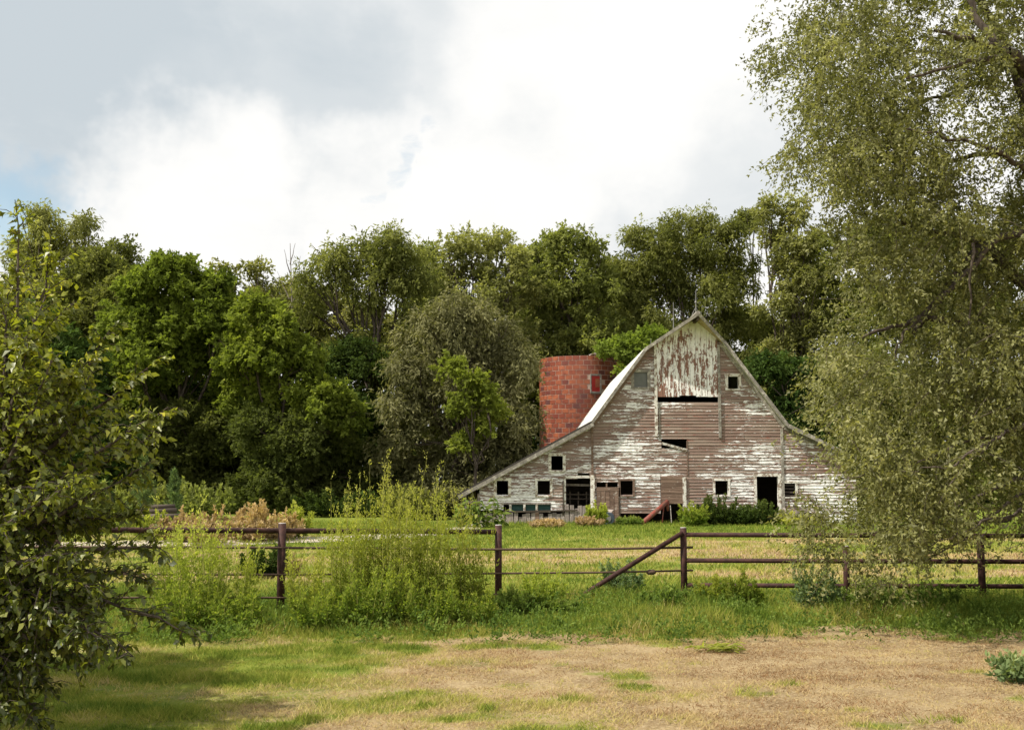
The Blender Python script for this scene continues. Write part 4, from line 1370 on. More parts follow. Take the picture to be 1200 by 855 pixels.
for px, py, rp in eb:
    off_frame = px - rp > 1205 or py + rp < 0
    mpp = YE_ / F
    kcl = max(5, int((rp / 15.0) ** 2 * (.7 if off_frame else (1.4 if py > 612 else 4.0))))
    for q in range(kcl):
        u = rng.normal(size=3); u /= np.linalg.norm(u)
        t_ = rng.random() ** .45
        edge_f = 1.0 if px > 960 else .6
        dep = u[1] * t_ * (2.6 if px > 960 else 1.1) + rng.uniform(-1, 1) * 1.3 * edge_f
        dep -= .5
        if py > 480: dep -= .6
        # drooping masses with gaps between them
        gx_, gy_ = px + u[0] * t_ * rp, py - u[2] * t_ * rp
        if not off_frame and fbm(np.array([gx_ / 38 + dep * .35]), np.array([gy_ / 62 + dep * .5]), 140, 2)[0] < (.43 if gy_ < 560 else .47): continue
        if gy_ > 635 and gx_ > 1080 and rng.random() < .75: continue
        c = P(px + u[0] * t_ * rp, py - u[2] * t_ * rp, YE_ + dep)
        s = .26 * (.6 + .8 * rng.random()) * (1.8 if off_frame else 1)
        C.append(tuple(c)); R.append((s, s, s * .9)); far.append(off_frame)
C, R, far = np.array(C), np.array(R), np.array(far)
# hanging sprays: thin twigs from each clump with leaves along them
tw_n = 6
ci = np.repeat(np.arange(len(C)), tw_n)
u = rand_unit(rng, len(ci))
base = C[ci] + R[ci] * u * (rng.random(len(ci)) ** .5)[:, None]
td = unit(u * np.array([.9, .9, .4]) + rng.normal(size=u.shape) * .3 + np.array([-.12, -.1, -.55]))
ln = (.25 + .55 * rng.random(len(ci)) ** 1.3) * np.where(far[ci], 1.7, 1)
for q in range(0, len(ci), 4):
    if far[ci[q]]: continue
    p0 = Vector(base[q]); p1 = p0 + Vector(td[q]) * float(ln[q]); p1.z -= .10 * ln[q]
    T.add([p0, (p0 + p1) / 2 + Vector((0, 0, .03)), p1], [.0055, .0045, .002], 3)
T.build('trunk', M['bark'], elm)
bunch = 24
li = np.repeat(np.arange(len(ci)), bunch)
s = rng.random(len(li)) * ln[li]
pos = base[li] + td[li] * s[:, None] + np.array([0, 0, -1.]) * (.35 * s ** 2)[:, None] + rng.normal(size=(len(li), 3)) * .035
d = unit(td[li] * .7 + rng.normal(size=pos.shape) * .65 + np.array([0, 0, -.35]))
nr = unit(rng.normal(size=pos.shape) * .8 + np.array([0, 0, .55]))
kk = len(pos)
sc_ = np.where(far[ci[li]], 1.9, 1.0)
v, f = tri_leaves(pos, d, nr, .068 * sc_ * (.6 + .8 * rng.random(kk)), .036 * sc_ * (.65 + .7 * rng.random(kk)))
ct = rng.random(len(C))
add_obj('crown', np_mesh('crown', v, f, M['leaf_near'], False, np.clip(.45 * ct[ci[li]] + .55 * rng.random(kk), 0, 1)), elm)

# ------------------------------------------------------------------ near fruit tree at the left
rng = np.random.default_rng(91)
rnd = random.Random(91)
YF = 7.6
fruit = empty('pear_tree', (P(-70, 800, YF).x, YF, 0), 'near pear tree with broad pointed leaves and dark lower boughs at the left edge', 'tree')
T = Tubes()
tb = Vector((fruit.location.x, YF, -.1))
ft = P(-60, 640, YF)
T.add(curve_pts(tb, ft, (.03, 0, 0), 5), [.11, .095, .085, .08, .075, .07], 9)
# boughs: path in pixels with depth offset; twigs and leaves sit on the outer part of each
brn = random.Random(33)
rear = [((-60, 650, 0), (-120 + brn.uniform(-60, 40), 450 + brn.uniform(-60, 60), 1.8), (brn.uniform(-190, -5), brn.uniform(440, 560), brn.uniform(2.4, 5.4))) for _ in range(14)]
rear += [((-60, 690, 0), (brn.uniform(-20, 40), brn.uniform(640, 720), brn.uniform(-.4, .6)), (brn.uniform(0, 130), brn.uniform(640, 790), brn.uniform(-.7, .7))) for _ in range(12)]
rear += [((-60, 670, 0), (brn.uniform(-20, 40), brn.uniform(480, 600), brn.uniform(-.5, .8)), (brn.uniform(0, 150), brn.uniform(400, 640), brn.uniform(-.6, 1.0))) for _ in range(14)]
rear += [((-60, 690, 0), (brn.uniform(-60, 0), brn.uniform(660, 740), brn.uniform(0, .8)), (brn.uniform(-40, 70), brn.uniform(740, 850), brn.uniform(0, 1.2))) for _ in range(8)]
rear += [((-60, 740, 0), (brn.uniform(-60, 0), brn.uniform(740, 800), brn.uniform(-.3, .6)), (brn.uniform(-30, 75), brn.uniform(770, 870), brn.uniform(-.4, 1.0))) for _ in range(12)]
rear += [((-60, 660, 0), (brn.uniform(-160, -40), brn.uniform(420, 600), brn.uniform(-.5, 1)), (brn.uniform(-380, -70), brn.uniform(330, 660), brn.uniform(-1, 3))) for _ in range(18)]
rear += [((-60, 680, 0), (brn.uniform(-30, 30), brn.uniform(500, 680), brn.uniform(-.2, .8)), (brn.uniform(-20, 120), brn.uniform(420, 740), brn.uniform(-.2, 1.4))) for _ in range(12)]
rear += [((-60, 640, 0), (brn.uniform(-30, 40), brn.uniform(380, 500), brn.uniform(-.4, .6)), (brn.uniform(-10, 95), brn.uniform(300, 450), brn.uniform(-.5, .7))) for _ in range(12)]
boughs = rear + [((-60, 640, 0), (40, 470, 0), (18, 232, .1)), ((-60, 640, 0), (40, 420, -.3), (60, 290, -.2)), ((-60, 620, 0), (60, 500, .2), (130, 385, .3)),
          ((-60, 620, 0), (60, 520, 0), (180, 425, 0)), ((-50, 640, 0), (90, 540, -.2), (200, 478, -.1)), ((-50, 650, 0), (80, 570, .3), (185, 505, .35)),
          ((-50, 660, 0), (80, 600, -.1), (172, 545, 0)), ((-50, 670, 0), (70, 610, .3), (165, 600, .3)), ((-50, 680, 0), (80, 640, -.3), (188, 640, -.2)),
          ((-50, 690, 0), (70, 650, .1), (170, 678, .1)), ((-50, 700, 0), (90, 670, 0), (232, 748, -.1)), ((-50, 700, 0), (60, 690, -.4), (160, 770, -.4)),
          ((-50, 700, 0), (40, 690, .2), (110, 720, .2)), ((-60, 640, 0), (20, 540, -.5), (60, 420, -.5)), ((-60, 660, 0), (20, 600, -.6), (100, 560, -.6)),
          ((-60, 690, 0), (20, 650, -.5), (90, 650, -.5)), ((-60, 640, 0), (-10, 430, .2), (15, 330, .3)), ((-60, 640, 0), (10, 500, .5), (90, 440, .6)),
          ((-60, 690, 0), (10, 700, .3), (70, 740, .3)), ((-60, 690, 0), (20, 690, -.2), (120, 700, -.2)), ((-60, 640, 0), (-30, 420, -.3), (-20, 260, -.2)),
          ((-60, 660, 0), (30, 590, .1), (120, 610, .1)), ((-60, 620, 0), (0, 480, -.1), (100, 480, -.1)), ((-60, 640, 0), (-200, 460, 0), (-260, 330, 0)), ((-60, 660, 0), (-180, 560, .3), (-300, 520, .3)), ((-60, 660, 0), (-160, 600, -.5), (-260, 640, -.6)),
          ((-60, 640, 0), (-100, 420, .5), (-120, 280, .6)), ((-60, 690, 0), (-150, 680, .1), (-240, 720, .1)), ((-60, 690, 0), (30, 720, -.1), (40, 770, -.1)), ((-60, 640, 0), (-90, 480, -.4), (-150, 400, -.5)),
          ((-60, 660, 0), (-90, 480, 1.5), (-40, 520, 3.2)), ((-60, 650, 0), (-110, 420, 2), (-70, 420, 4.2)), ((-60, 650, 0), (-160, 380, 2), (-120, 350, 4.5)),
          ((-60, 650, 0), (-120, 420, 1.5), (-60, 350, 2.6)), ((-60, 660, 0), (-160, 500, 2), (-110, 480, 4.8)), ((-60, 660, 0), (-180, 500, 1), (-160, 540, 3)),
          ((-60, 650, 0), (-60, 400, 1.2), (-50, 300, 1.8)), ((-60, 650, 0), (-200, 420, 2), (-200, 380, 4)), ((-60, 660, 0), (-130, 560, 2.5), (-70, 560, 4.4))]
lp, ld, lt = [], [], []
for a_, c_, e_ in boughs:
    A, Cc, E = P(a_[0], a_[1], YF + a_[2]), P(c_[0], c_[1], YF + c_[2]), P(e_[0], e_[1], YF + e_[2])
    pts = []
    for i in range(13):
        t = i / 12
        pts.append(A * (1 - t) ** 2 + Cc * 2 * t * (1 - t) + E * t * t + Vector((rnd.uniform(-.012, .012), rnd.uniform(-.02, .02), rnd.uniform(-.012, .012))))
    T.add(pts, [.024 * (1 - i / 12) + .003 for i in range(13)], 6)
    ntw = 46
    for k in range(ntw):
        t = .22 + .78 * (k + rnd.random()) / ntw
        j = min(int(t * 12), 11)
        b_ = pts[j].lerp(pts[j + 1], t * 12 - j)
        dr_ = (pts[j + 1] - pts[j]).normalized()
        dv = (dr_ * .65 + Vector((rnd.gauss(0, .6), rnd.gauss(0, .8), rnd.gauss(.05, .5)))).normalized()
        L_ = rnd.uniform(.10, .34) * (1.0 if t < .85 else .55)
        e2 = b_ + dv * L_ + Vector((0, 0, -.10 * L_))
        T.add([b_, (b_ + e2) / 2 + Vector((0, 0, .02)), e2], [.004, .003, .0015], 3)
        nl = rnd.randint(6, 11)
        for q in range(nl):
            s = (q + rnd.random()) / nl
            lp.append(tuple(b_.lerp(e2, s)))
            dd_ = (dv * .5 + Vector((rnd.gauss(0, .7), rnd.gauss(0, .7), rnd.gauss(-.40, .45)))).normalized()
            ld.append(tuple(dd_)); lt.append(rnd.random())
T.build('trunk', M['bark'], fruit)
lp, ld, lt = np.array(lp), np.array(ld), np.array(lt)
kk = len(lp)
nr = unit(rng.normal(size=(kk, 3)) * .55 + np.array([0, 0, .8]))
v, f = folded_leaves(lp, ld, nr, .060 * (.45 + .9 * rng.random(kk)), .034 * (.65 + .65 * rng.random(kk)), .10 + .25 * rng.random((kk, 1)))
hz_ = np.clip((lp[:, 2] - 1.2) / 2.2, 0, 1)
tint = np.clip(lt * .58 + .28 * hz_ - .10 * (1 - hz_) + .30 * (rng.random(kk) < .12), 0, 1)   # young top leaves yellower; sunlit top and shaded foot also tinted in
add_obj('crown', np_mesh('crown', v, f, M['leaf_fruit'], False, np.tile(tint, 2)), fruit)


tree('shade_tree', 'leafy tree standing to the left of the near pear tree, shading the turf corner', 9.0, -470,
     [(-470, 330, 150, .8, 0), (-430, 400, 150, .8, -1.6), (-430, 380, 150, .8, 1.6), (-400, 430, 120, .9, .4), (-380, 420, 110, .9, 2.6), (-540, 420, 160, .8, -.6), (-370, 470, 110, .9, -1.2), (-330, 420, 90, .9, 3.6), (-205, 395, 105, .9, 2.0), (-190, 415, 95, .9, 3.4), (-210, 375, 100, .9, .8), (-190, 450, 85, .9, 2.6)],
     'elm', 'leaf_elm', .14, None, 21, .8, .62)

# ------------------------------------------------------------------ weeds, shrubs and clumps
m, n = new_mat('weed_stem')
finish(n, n.mix(n.noise(wpos(n), 12, 3, .6), (0.20, 0.22, 0.05, 1), (0.36, 0.34, 0.09, 1)), 0.8)
M['stem'] = m
m, n = new_mat('dry_stem')
finish(n, n.mix(n.noise(wpos(n), 12, 3, .6), (0.22, 0.13, 0.06, 1), (0.42, 0.28, 0.15, 1)), 0.85)
M['stem_dry'] = m


def weed(px, Y, h, w, label, group, seed, mat='leaf_weed', n_st=16, leaves=3000, L=.06, Wd=.016, stem='stem', name='tall_weed', cat='weed', upright=.8, yellow=1.0, tlo=0.0, basefrac=.45, plume=True, droop=0.0):
    """bushy base of small leaves and many thin upright leafy spikes"""
    rng = np.random.default_rng(4000 + seed)
    b0 = P(px, 650, Y)
    zg_ = gzf(b0.x, Y)
    root = empty(name, (b0.x, Y, zg_), label, cat, group)
    T = Tubes()
    B = np.array([b0.x, Y, zg_])
    per = leaves // n_st
    POS, D, TI = [], [], []
    for i in range(n_st):
        a = rng.uniform(0, 2 * math.pi); rr = math.sqrt(rng.random()) * w
        hh = h * (.52 + .48 * rng.random() ** .8) * (1 - .38 * (rr / max(w, .01)) ** 2)
        s = B + np.array([math.cos(a), math.sin(a), 0]) * rr * .45
        e = B + np.array([math.cos(a) * rr, math.sin(a) * rr, hh]) + rng.normal(size=3) * np.array([.06, .06, 0]) * h
        c = (s + e) / 2 + np.array([math.cos(a) * rr * .22, math.sin(a) * rr * .22, -hh * .05]) + rng.normal(size=3) * .05
        t = np.linspace(0, 1, 7)[:, None]
        pts = s * (1 - t) ** 2 + c * 2 * t * (1 - t) + e * t ** 2
        if droop: pts[-2:, 2] -= droop * hh * np.array([.3, 1.0])
        T.add([Vector(q) for q in pts], [.0075, .007, .006, .005, .004, .003, .0015], 3)
        # side shoots carry the leaves; towards the tip they are short and stand upright, so stems end in spikes
        ns = 16
        for k in range(ns):
            tt = .08 + .92 * (k + rng.random()) / ns
            q = s * (1 - tt) ** 2 + c * 2 * tt * (1 - tt) + e * tt ** 2
            spike = plume and tt > .55
            ll = (w * .50 * (1 - tt) + .05) * (.5 + .8 * rng.random())
            if spike: ll = h * .085 * (1.25 - tt) * 2 * (.5 + rng.random())
            aa = rng.uniform(0, 2 * math.pi)
            dv = np.array([math.cos(aa), math.sin(aa), (2.4 if spike else upright) * (.6 + .7 * rng.random())]); dv /= np.linalg.norm(dv)
            m_ = max(2, int(per / ns * (1.22 - .55 * tt)))
            u_ = rng.random(m_)[:, None]
            POS.append(q + dv * ll * u_ + rng.normal(size=(m_, 3)) * .014)
            D.append(dv * .9 + rng.normal(size=(m_, 3)) * .5)
            hrel = (POS[-1][:, 2] - zg_) / h
            TI.append(np.clip(tlo + (.95 * hrel + .10) * yellow + rng.normal(size=m_) * .13, 0, 1))
    pos, d, ti = np.concatenate(POS), np.concatenate(D), np.concatenate(TI)
    ok = pos[:, 2] > zg_ + .01
    pos, d, ti = pos[ok], d[ok], ti[ok]
    kk = len(pos)
    nr = unit(rng.normal(size=(kk, 3)) * .8 + np.array([0, -.1, .5]))
    hrel = np.clip((pos[:, 2] - zg_) / h, 0, 1)
    sz = (1.25 - .55 * hrel) * (.6 + .8 * rng.random(kk))
    v, f = leaf_quads(pos, d, nr, L * sz, Wd * sz * 1.2)
    T.build('stem', M[stem], root)
    add_obj('foliage', np_mesh('foliage', v, f, M[mat], False, ti), root)
    return root


GW = 'tall yellow green weeds along the fence'
ws = [  # px, Y, height, half width, label, stems, leaves
    (455, 17.6, 2.8, .56, 'tallest yellow green weed, filling the fence between the two left posts', 46, 13000),
    (405, 17.3, 2.4, .44, 'feathery weed on the left flank of the tallest weed clump', 34, 8000),
    (502, 17.8, 2.7, .44, 'tall bushy weed on the right flank of the tallest weed clump', 40, 9500),
    (545, 18.2, 2.4, .34, 'slimmer tall weed nearest the post at the gap', 22, 5200),
    (368, 17.6, 1.35, .45, 'low spreading weed just right of the left fence post', 22, 4600),
    (240, 17.0, 2.15, .50, 'broad weed clump left of the left fence post, dark at its base', 32, 7500),
    (275, 17.3, 1.75, .38, 'shorter weed touching the left fence post', 20, 4200),
    (205, 17.2, 2.1, .42, 'wispy weed beside the pear boughs', 22, 4800),
    (430, 16.7, 1.15, .55, 'leafy green weed low in front of the tallest clump', 26, 6800),
    (495, 16.8, 1.05, .50, 'rounded dark green weed low at the right front of the clump', 24, 6000),
    (225, 16.3, .85, .45, 'dark leafy weed at the near foot of the left weed clump', 22, 5200),
    (275, 16.3, .72, .42, 'low dark green weed before the left fence post', 20, 4600),
    (375, 16.5, .75, .45, 'low green weed at the left front of the tallest clump', 20, 4200),
    (545, 17.0, .75, .45, 'low green weed before the post at the gap', 20, 4200)]
for i, (px, Y, h, w, lb, ns, lv) in enumerate(ws):
    low_ = i >= 8   # the leafy, darker plants at the foot
    weed(px, Y, h, w, lb, GW, i, 'leaf_weed', ns, int(lv * .88), .060 if low_ else .056, .018 if low_ else .014, yellow=.5 if low_ else 1.0, tlo=.04, plume=True)
GS = 'low weeds in the gap of the fence'
for i, (px, Y, h, w, lb, mt, yl) in enumerate([
        (638, 19.0, .80, .42, 'olive weed bush in the fence gap left of the brace', 'leaf_weed', .8),
        (730, 21.7, .85, .40, 'grey green weed bush under the slanting brace', 'leaf_bluish', .8),
        (610, 18.6, .55, .40, 'short grassy weed beside the gap post', 'leaf_herb', .9),
        (660, 18.6, .26, .30, 'low green weed at the foot of the brace', 'leaf_herb', .9),
        (780, 19.2, .55, .40, 'low green weed left of the brace post', 'leaf_herb', 1),
        (870, 19.4, .70, .40, 'brown tinged weed under the right rails', 'leaf_weed', .5),
        (955, 19.0, .95, .50, 'blue green weed bush under the tips of the near elm', 'leaf_bluish', .8),
        (1010, 18.6, .62, .50, 'leafy weed bush at the foot of the second right post', 'leaf_herb', .8),
        (1080, 18.6, .60, .55, 'dark leafy weed in the shade under the near elm', 'leaf_herb', .6),
        (835, 19.8, .6, .35, 'thin weed right of the brace post', 'leaf_weed', .8)]):
    weed(px, Y, h, w, lb, GS, 40 + i, mt, 16, 3400, .06, .022, yellow=yl, name='low_weed')
weed(1185, 12.4, .34, .36, 'small bluish green weed alone on dry turf at the right edge', None, 60, 'leaf_bluish', 14, 900, .075, .030, name='low_weed', upright=.35)

# shrubs in front of the barn
GB = 'shrubs and weeds at the foot of the barn'
for i, (px, Y, h, w, lb, mt, yl, tlo, ns, lv) in enumerate([
        (845, 48.6, 1.45, 1.0, 'dark green bush under the window right of the sliding door', 'leaf_deep', 1.0, .1, 22, 5200),
        (893, 48.9, 1.15, .9, 'dark rounded bush before the open barn door', 'leaf_deep', 1.0, .1, 20, 4600),
        (868, 48.4, .95, .8, 'low dark bush between the two dark barn bushes', 'leaf_deep', 1.0, .05, 16, 3400),
        (815, 47.6, 1.05, .75, 'yellow green weed bush right of the red pole', 'leaf_weed', .7, .0, 18, 3600),
        (697, 48.2, 1.15, .50, 'bright green weed by the white corner board', 'leaf_weed', .8, .1, 14, 2600),
        (925, 48.5, .65, .6, 'pale dry weed right of the barn door bushes', 'leaf_weed', 1.0, .2, 12, 1800),
        (738, 48.9, .40, .6, 'low green weeds between the blue drum and the red pole', 'leaf_herb', .9, .1, 14, 2200),
        (690, 47.5, .45, .7, 'low straw coloured tuft before the plank foot of the barn', 'leaf_dead', 1.0, .2, 12, 1500),
        (640, 46.5, .35, .9, 'dry grass tuft left before the barn foot planks', 'leaf_dead', 1.0, .2, 14, 1700),
        (940, 47.0, .50, .9, 'pale weed tuft under the tips of the near elm', 'leaf_weed', 1.0, .3, 14, 1800)]):
    weed(px, Y, h, w, lb, GB, 70 + i, mt, ns + 10, int(lv * 1.6), .12, .042, yellow=yl, tlo=tlo, name='shrub', cat='shrub', upright=.6)

# broad leaved plants beside the barn corner
cl = empty('broadleaf_plant', (P(570, 612, 46.5).x, 46.5, .3), 'broad dark leaved plant at the left corner of the barn', 'plant')
rng = np.random.default_rng(301)
T = Tubes(); lp, ld = [], []
for i in range(20):
    x_ = cl.location.x + rng.uniform(-1.2, 1.0); y_ = 46.5 + rng.uniform(-.5, .5); h_ = rng.uniform(.7, 1.35)
    T.add([Vector((x_, y_, .25)), Vector((x_ + .04, y_, .3 + h_ * .5)), Vector((x_ + rng.uniform(-.12, .12), y_, .3 + h_))], [.02, .015, .008], 4)
    for k in range(13):
        z_ = .3 + h_ * (.15 + .85 * k / 13); a = rng.uniform(0, 6.28)
        lp.append((x_, y_, z_)); ld.append((math.cos(a), math.sin(a), rng.uniform(-.5, .35)))
T.build('stem', M['stem'], cl)
kk = len(lp)
v, f = folded_leaves(np.array(lp), np.array(ld), unit(rng.normal(size=(kk, 3)) * .4 + np.array([0, 0, 1.])), .42 * (.6 + .7 * rng.random(kk)), .15 * (.7 + .6 * rng.random(kk)), .3)
add_obj('foliage', np_mesh('foliage', v, f, M['leaf_herb'], False, np.tile(rng.random(kk) * .9, 2)), cl)

# dry and green brush left of centre, beyond the fence
GD = 'dry brush beyond the left fence'
for i, (px, Y, h, w, lb, mt, yl, tlo, lv) in enumerate([
        (215, 37, 1.25, 1.1, 'straw coloured brush nearest the pear boughs', 'leaf_dead', .9, .15, 4200),
        (255, 38, 1.30, 1.1, 'straw coloured brush in the middle of the dry patch', 'leaf_dead', .9, .2, 4600),
        (300, 37, 1.45, .95, 'rust brown dry dock clump above the left fence post', 'leaf_dead', 1.2, .2, 5200),
        (325, 37.5, 1.15, .8, 'rust brown clump at the right end of the dry patch', 'leaf_dead', 1.1, .2, 3600),
        (348, 38.5, 1.45, .55, 'upright green weed right of the dry brush', 'leaf_weed', .8, .1, 2600),
        (240, 36, .8, 1.0, 'short dry brush before the straw patch', 'leaf_dead', .8, .1, 3000),
        (180, 38, 1.2, 1.0, 'pale green weed behind the pear tips', 'leaf_weed', .7, .1, 3400)]):
    weed(px, Y, h, w, lb, GD, 90 + i, mt, 20, lv, .12, .045, 'stem_dry' if mt == 'leaf_dead' else 'stem', 'dry_brush' if mt == 'leaf_dead' else 'tall_weed', 'brush' if mt == 'leaf_dead' else 'weed', yellow=yl, tlo=tlo)
weed(308, 25.5, .85, .52, 'dark bush with dull orange seed heads behind the left fence post', None, 110, 'leaf_deep', 18, 4200, .075, .035, name='shrub', cat='shrub', yellow=.9)
weed(338, 25.8, .60, .30, 'small brown bush right of the orange headed bush', None, 111, 'leaf_dead', 10, 1500, .07, .02, 'stem_dry', name='shrub', cat='shrub', yellow=.6)
# understory shrubs along the wood
GU = 'understory shrubs at the edge of the wood'
for i, (px, Y, h, w, lb, mt) in enumerate([
        (170, 50, 2.3, 1.7, 'leafy green shrub at the wood edge behind the straw brush', 'leaf_elm'),
        (225, 56, 2.4, 2.1, 'dark green shrub at the wood edge above the dry brush', 'leaf_elm'),
        (480, 55, 2.0, 1.8, 'shrub under the grey willow left of the barn', 'leaf_elm'),
        (520, 57, 1.9, 1.7, 'shrub under the grey willow nearest the barn eave', 'leaf_grey'),
        (390, 60, 1.7, 2.2, 'dark shrub in the deep shade under the maples', 'leaf_deep'),
        (440, 60, 1.6, 2.0, 'dark shrub in the deep shade under the tall elm', 'leaf_deep'),
        (100, 46, 2.2, 1.7, 'green shrub hidden behind the pear tree', 'leaf_elm')]):
    weed(px, Y, h, w, lb, GU, 120 + i, mt, 26, 5200, .20, .09, name='shrub', cat='shrub', yellow=.9, tlo=.05, upright=.5)


def cedar(px, Y, h, w, label, seed):
    rng = np.random.default_rng(seed)
    b0 = P(px, 600, Y)
    root = empty('young_cedar', (b0.x, Y, gzf(b0.x, Y)), label, 'conifer', 'young cedars behind the pear tips')
    T = Tubes(); z0 = root.location.z
    T.add([Vector((b0.x, Y, z0)), Vector((b0.x, Y, z0 + h * .6)), Vector((b0.x + .02, Y, z0 + h))], [.05, .03, .008], 5)
    PO, DD = [], []
    for k in range(90):
        t = rng.random() ** .9; a = rng.uniform(0, 6.28); ll = w * (1.02 - t) * (.7 + .5 * rng.random())
        q0 = np.array([b0.x, Y, z0 + h * (.08 + .92 * t)]); dv = np.array([math.cos(a), math.sin(a), .75]); dv /= np.linalg.norm(dv)
        m_ = 34
        PO.append(q0 + dv * ll * rng.random(m_)[:, None] + rng.normal(size=(m_, 3)) * .03); DD.append(dv + rng.normal(size=(m_, 3)) * .4 + np.array([0, 0, .3]))
    T.build('trunk', M['bark'], root)
    pos, d = np.concatenate(PO), np.concatenate(DD); kk = len(pos)
    v, f = leaf_quads(pos, d, rand_unit(rng, kk), .15 * (.6 + .8 * rng.random(kk)), .035 * np.ones(kk))
    add_obj('crown', np_mesh('crown', v, f, M['leaf_bluish'], False, rng.random(kk) * .8), root)


cedar(168, 42, 3.1, .8, 'taller young cedar spire beside the pear leaf tips', 501)
cedar(203, 42, 2.3, .55, 'shorter young cedar spire right of the taller one', 502)

# ------------------------------------------------------------------ odds and ends near the barn
# red pole leaning against the wall
m, n = new_mat('red_rust_paint')
finish(n, n.mix(n.smooth(n.noise(wpos(n), 5, 5, .7), .4, .65), (0.25, 0.055, 0.04, 1), (0.17, 0.085, 0.06, 1)), 0.65)
M['redrust'] = m
pole = empty('auger_tube', tuple(P(751, 614, YB - 2.0)), 'rusty red auger tube leaning on the barn wall', 'auger')
mb = MB(); mb.tube([P(750, 615, YB - 2.0), P(782, 587.5, YB - .15)], [.11, .11], 10); mb.build('tube', M['redrust'], pole, True)
mb = MB(); q = P(782, 587.5, YB - .15); mb.tube([q, (q.x + .02, q.y - .03, q.z - .42)], [.07, .06], 8); mb.build('spout', M['redrust'], pole, True)
mb = MB(); q0, q1 = P(776, 612, YB - .9), P(778, 592, YB - .5); mb.bar(q0, q1, .04, .04); mb.build('leg', M['redrust'], pole)
mb = MB(); q0, q1 = P(787, 614, YB - .9), P(785.5, 592, YB - .4); mb.bar(q0, q1, .035, .035); mb.build('leg', M['rake'], pole)
# dark blue drum lying on its side
m, n = new_mat('dull_blue_steel')
finish(n, n.mix(n.noise(wpos(n), 6, 4, .6), (0.025, 0.035, 0.05, 1), (0.09, 0.12, 0.16, 1)), 0.5)
M['drum'] = m
q = P(713, 607, YB - 1.6)
drum = empty('steel_drum', (q.x, q.y, ZG), 'dark blue steel drum lying by the barn wall', 'drum')
mb = MB(); zc_ = ZG + .27
mb.tube([(q.x - .06, q.y - .4, zc_), (q.x - .055, q.y - .36, zc_), (q.x - .02, q.y - .1, zc_), (q.x - .015, q.y - .08, zc_), (q.x + .05, q.y + .38, zc_)], [.27, .285, .27, .285, .27], 16); mb.build('barrel', M['drum'], drum, True)
mb = MB(); mb.tube([(q.x - .062, q.y - .405, zc_), (q.x - .065, q.y - .425, zc_)], [.16, .15], 12); mb.build('lid', M['iron'], drum)
# leaning sheet roof over the drum
pl = empty('lean_board', tuple(P(705, 612, YB - .9)), 'grey board propped over the blue drum', 'board')
mb = MB(); mb.bar(P(702, 612, YB - .9), P(716, 597, YB - .6), .5, .04); mb.build('plank', M['greywood'], pl)
# stack of old timber right of the door
ts = empty('timber_stack', tuple(P(938, 612, 48.8)), 'heap of old dark timbers right of the open barn door', 'timber')
for i, (a_, b_, r_) in enumerate((((920, 601, 49.3), (950, 597, 48.9), .10), ((922, 606, 49), (955, 604, 48.8), .11), ((918, 596, 49.6), (934, 612, 48.7), .07), ((930, 593, 49.7), (962, 609, 48.6), .09), ((925, 610, 48.7), (960, 611, 48.6), .12))):
    mb = MB(); mb.bar(P(*a_), P(*b_), r_ * 1.6, r_ * 1.6); mb.build('beam', M['darkwood' if i % 2 else 'greywood'], ts)
# low pile of logs at the left by the dry brush
lg = empty('log_pile', tuple(P(187, 606, 40)), 'dark old logs beyond the left fence', 'logs')
for i, (a_, b_, r_) in enumerate((((160, 600, 40), (207, 598, 40.5), .11), ((165, 606, 39.6), (212, 605, 40), .12), ((175, 594, 40.2), (205, 593, 40.6), .09))):
    mb = MB(); mb.tube([P(*a_), P(*b_)], [r_, r_ * .9], 9); mb.build('log', M['darkwood'], lg, True)

# heap of freshly cut green stalks on the dry turf
rng = np.random.default_rng(88)
hp = P(840, 758, 14.6)
heap = empty('cut_weeds', (hp.x, 14.6, 0), 'small heap of freshly cut bright green stalks on dry turf', 'cut weeds')
lp, ld = [], []
T = Tubes()
for i in range(16):
    a = rng.normal(0, .35) + (0 if rng.random() < .6 else math.pi); x_ = hp.x + rng.uniform(-.18, .12); y_ = 14.6 + rng.uniform(-.12, .12)
    ll = rng.uniform(.15, .36); e_ = Vector((x_ + math.cos(a) * ll, y_ + math.sin(a) * ll * .5, .03 + rng.uniform(0, .10)))
    T.add([Vector((x_, y_, .02)), Vector(((x_ + e_.x) / 2, (y_ + e_.y) / 2, .07)), e_], [.007, .006, .003], 4)
    for k in range(9):
        q = Vector((x_, y_, .04)).lerp(e_, k / 9); lp.append(tuple(q)); ld.append((math.cos(a) + rng.normal() * .4, math.sin(a) * .5 + rng.normal() * .4, rng.uniform(-.1, .35)))
T.build('stem', M['stem'], heap)
kk = len(lp)
v, f = folded_leaves(np.array(lp), np.array(ld), unit(rng.normal(size=(kk, 3)) * .4 + np.array([0, 0, 1.])), .13 * (.6 + .7 * rng.random(kk)), .034 * np.ones(kk), .2)
add_obj('foliage', np_mesh('foliage', v, f, M['leaf_weed'], False, np.tile(.35 + .4 * rng.random(kk), 2)), heap)


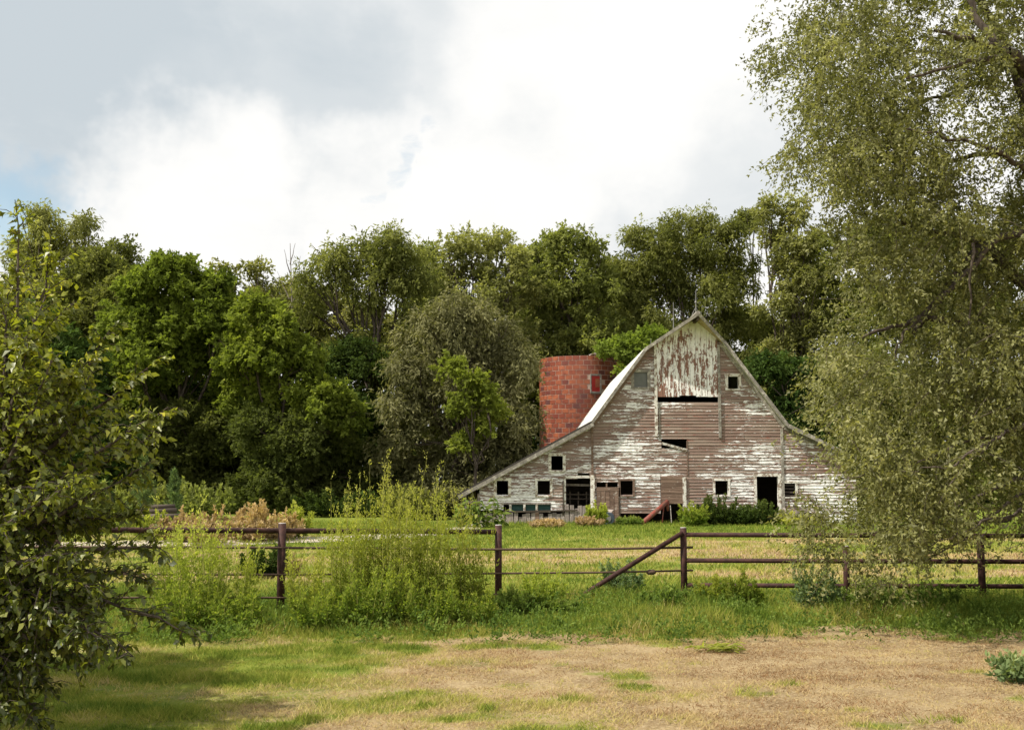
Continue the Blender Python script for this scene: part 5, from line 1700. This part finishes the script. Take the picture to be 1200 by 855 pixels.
# ------------------------------------------------------------------ grass
def blades(name, label, n_, x_rng, y_rng, h_fn, w0, seed, dens_fn=None, tint_fn=None, lean=.6, flat=0.0):
    rng = np.random.default_rng(seed)
    y = y_rng[0] + (y_rng[1] - y_rng[0]) * rng.random(n_)
    half = np.maximum(np.abs(x_rng[0]), np.abs(x_rng[1]))
    x = (rng.random(n_) * 2 - 1) * (y * .50 + .8)
    if dens_fn is not None:
        ok = rng.random(n_) < dens_fn(x, y)
        x, y = x[ok], y[ok]
    k = len(x)
    z = gz(x, y)
    h = h_fn(x, y) * (.45 + .9 * rng.random(k))
    a = rng.random(k) * 2 * math.pi
    ca, sa = np.cos(a), np.sin(a)
    lie = lean * (1 + flat * dryness(x, y))      # dead straw lies matted, green blades stand
    lx, ly = rng.normal(size=k) * lie * h, rng.normal(size=k) * lie * h
    h = h / (1 + .45 * flat * dryness(x, y))
    w = w0 * (.6 + .8 * rng.random(k))
    b0 = np.stack([x - ca * w / 2, y - sa * w / 2, z - .005], 1)
    b1 = np.stack([x + ca * w / 2, y + sa * w / 2, z - .005], 1)
    t = np.stack([x + lx, y + ly, z + h], 1)
    v = np.stack([b0, b1, t], 1).reshape(-1, 3)
    f = np.arange(k * 3, dtype=np.int32).reshape(-1, 3)
    dr = dryness(x, y)
    ti = np.clip(dr * .78 + .10 + rng.normal(size=k) * .10 + (fbm(x * 3.1, y * 4.5, 91, 3) - .5) * .55 + (fbm(x * .6, y * 1.1, 92, 3) - .5) * .35, 0, 1) if tint_fn is None else tint_fn(rng, x, y, dr)
    return tag(add_obj(name, np_mesh(name, v, f, M['grass'], False, ti)), label, kind='stuff')


blades('turf_grass', 'short mown grass of the near turf, green at left and straw at right', 330000, (-12, 12), (8.6, 16.6),
       lambda x, y: .018 + .085 * fbm(x * 1.3, y * 1.5, 61, 3) ** 1.6 * (1.5 - dryness(x, y)), .010, 1,
       lambda x, y: np.clip(1.05 - .40 * dryness(x, y), 0, 1) * sstep(.16, .6, fbm(x * 2.3, y * 2.6, 71, 3)), flat=.7)
blades('fence_grass', 'long unmown grass along the foot of the fence', 160000, (-12, 12), (14.2, 22.0),
       lambda x, y: (.05 + .40 * fbm(x * .9, y * 1.3, 62, 3) ** 2.2) * sstep(15.4, 17.6, strip_edge(x, y)), .014, 2,
       lambda x, y: sstep(15.5, 16.9, strip_edge(x, y)),
       lambda rng, x, y, dr: np.clip(.16 + .50 * (fbm(x * .8, y * 1.2, 67, 3) - .5) * 2 + rng.normal(size=len(x)) * .13 + .12 * (1 - sstep(15.6, 17.2, y)), 0, .85), .45)
blades('paddock_grass', 'paddock grass between the fence and the barn', 120000, (-26, 26), (21.5, 51.0),
       lambda x, y: .05 + .10 * fbm(x * .5, y * .5, 63, 3) * (1.2 - .6 * dryness(x, y)) + .10 * sstep(46.5, 49.5, y) * fbm(x * .6, y * .6, 64, 2), .030, 3,
       lambda x, y: np.ones_like(x))

# creeping broad leaved ground cover among the long grass
rng = np.random.default_rng(909)
k = 800
cx_ = rng.uniform(-10.5, 10.5, k); cy_ = 15.3 + 5.8 * rng.random(k) ** 1.3
C = np.stack([cx_, cy_, gz(cx_, cy_) + .05], 1)
rr_ = .10 + .26 * rng.random(k) ** 2
R = np.stack([rr_, rr_, rr_ * .75], 1)
pos, d, nr, ci = clump_foliage(rng, C, R, 90, 0, 0, -.4, .16, .6, .7)
ok = pos[:, 2] > gz(pos[:, 0], pos[:, 1])
pos, d, nr, ci = pos[ok], d[ok], nr[ok], ci[ok]
kk = len(pos)
v, f = leaf_quads(pos, d, nr, .052 * (.6 + .8 * rng.random(kk)), .024 * (.6 + .8 * rng.random(kk)))
tag(add_obj('ground_cover', np_mesh('ground_cover', v, f, M['leaf_herb'], False, np.clip(.5 * rng.random(k)[ci] + .4 * rng.random(kk), 0, 1))), 'creeping leafy ground cover among the long fence grass', kind='stuff')
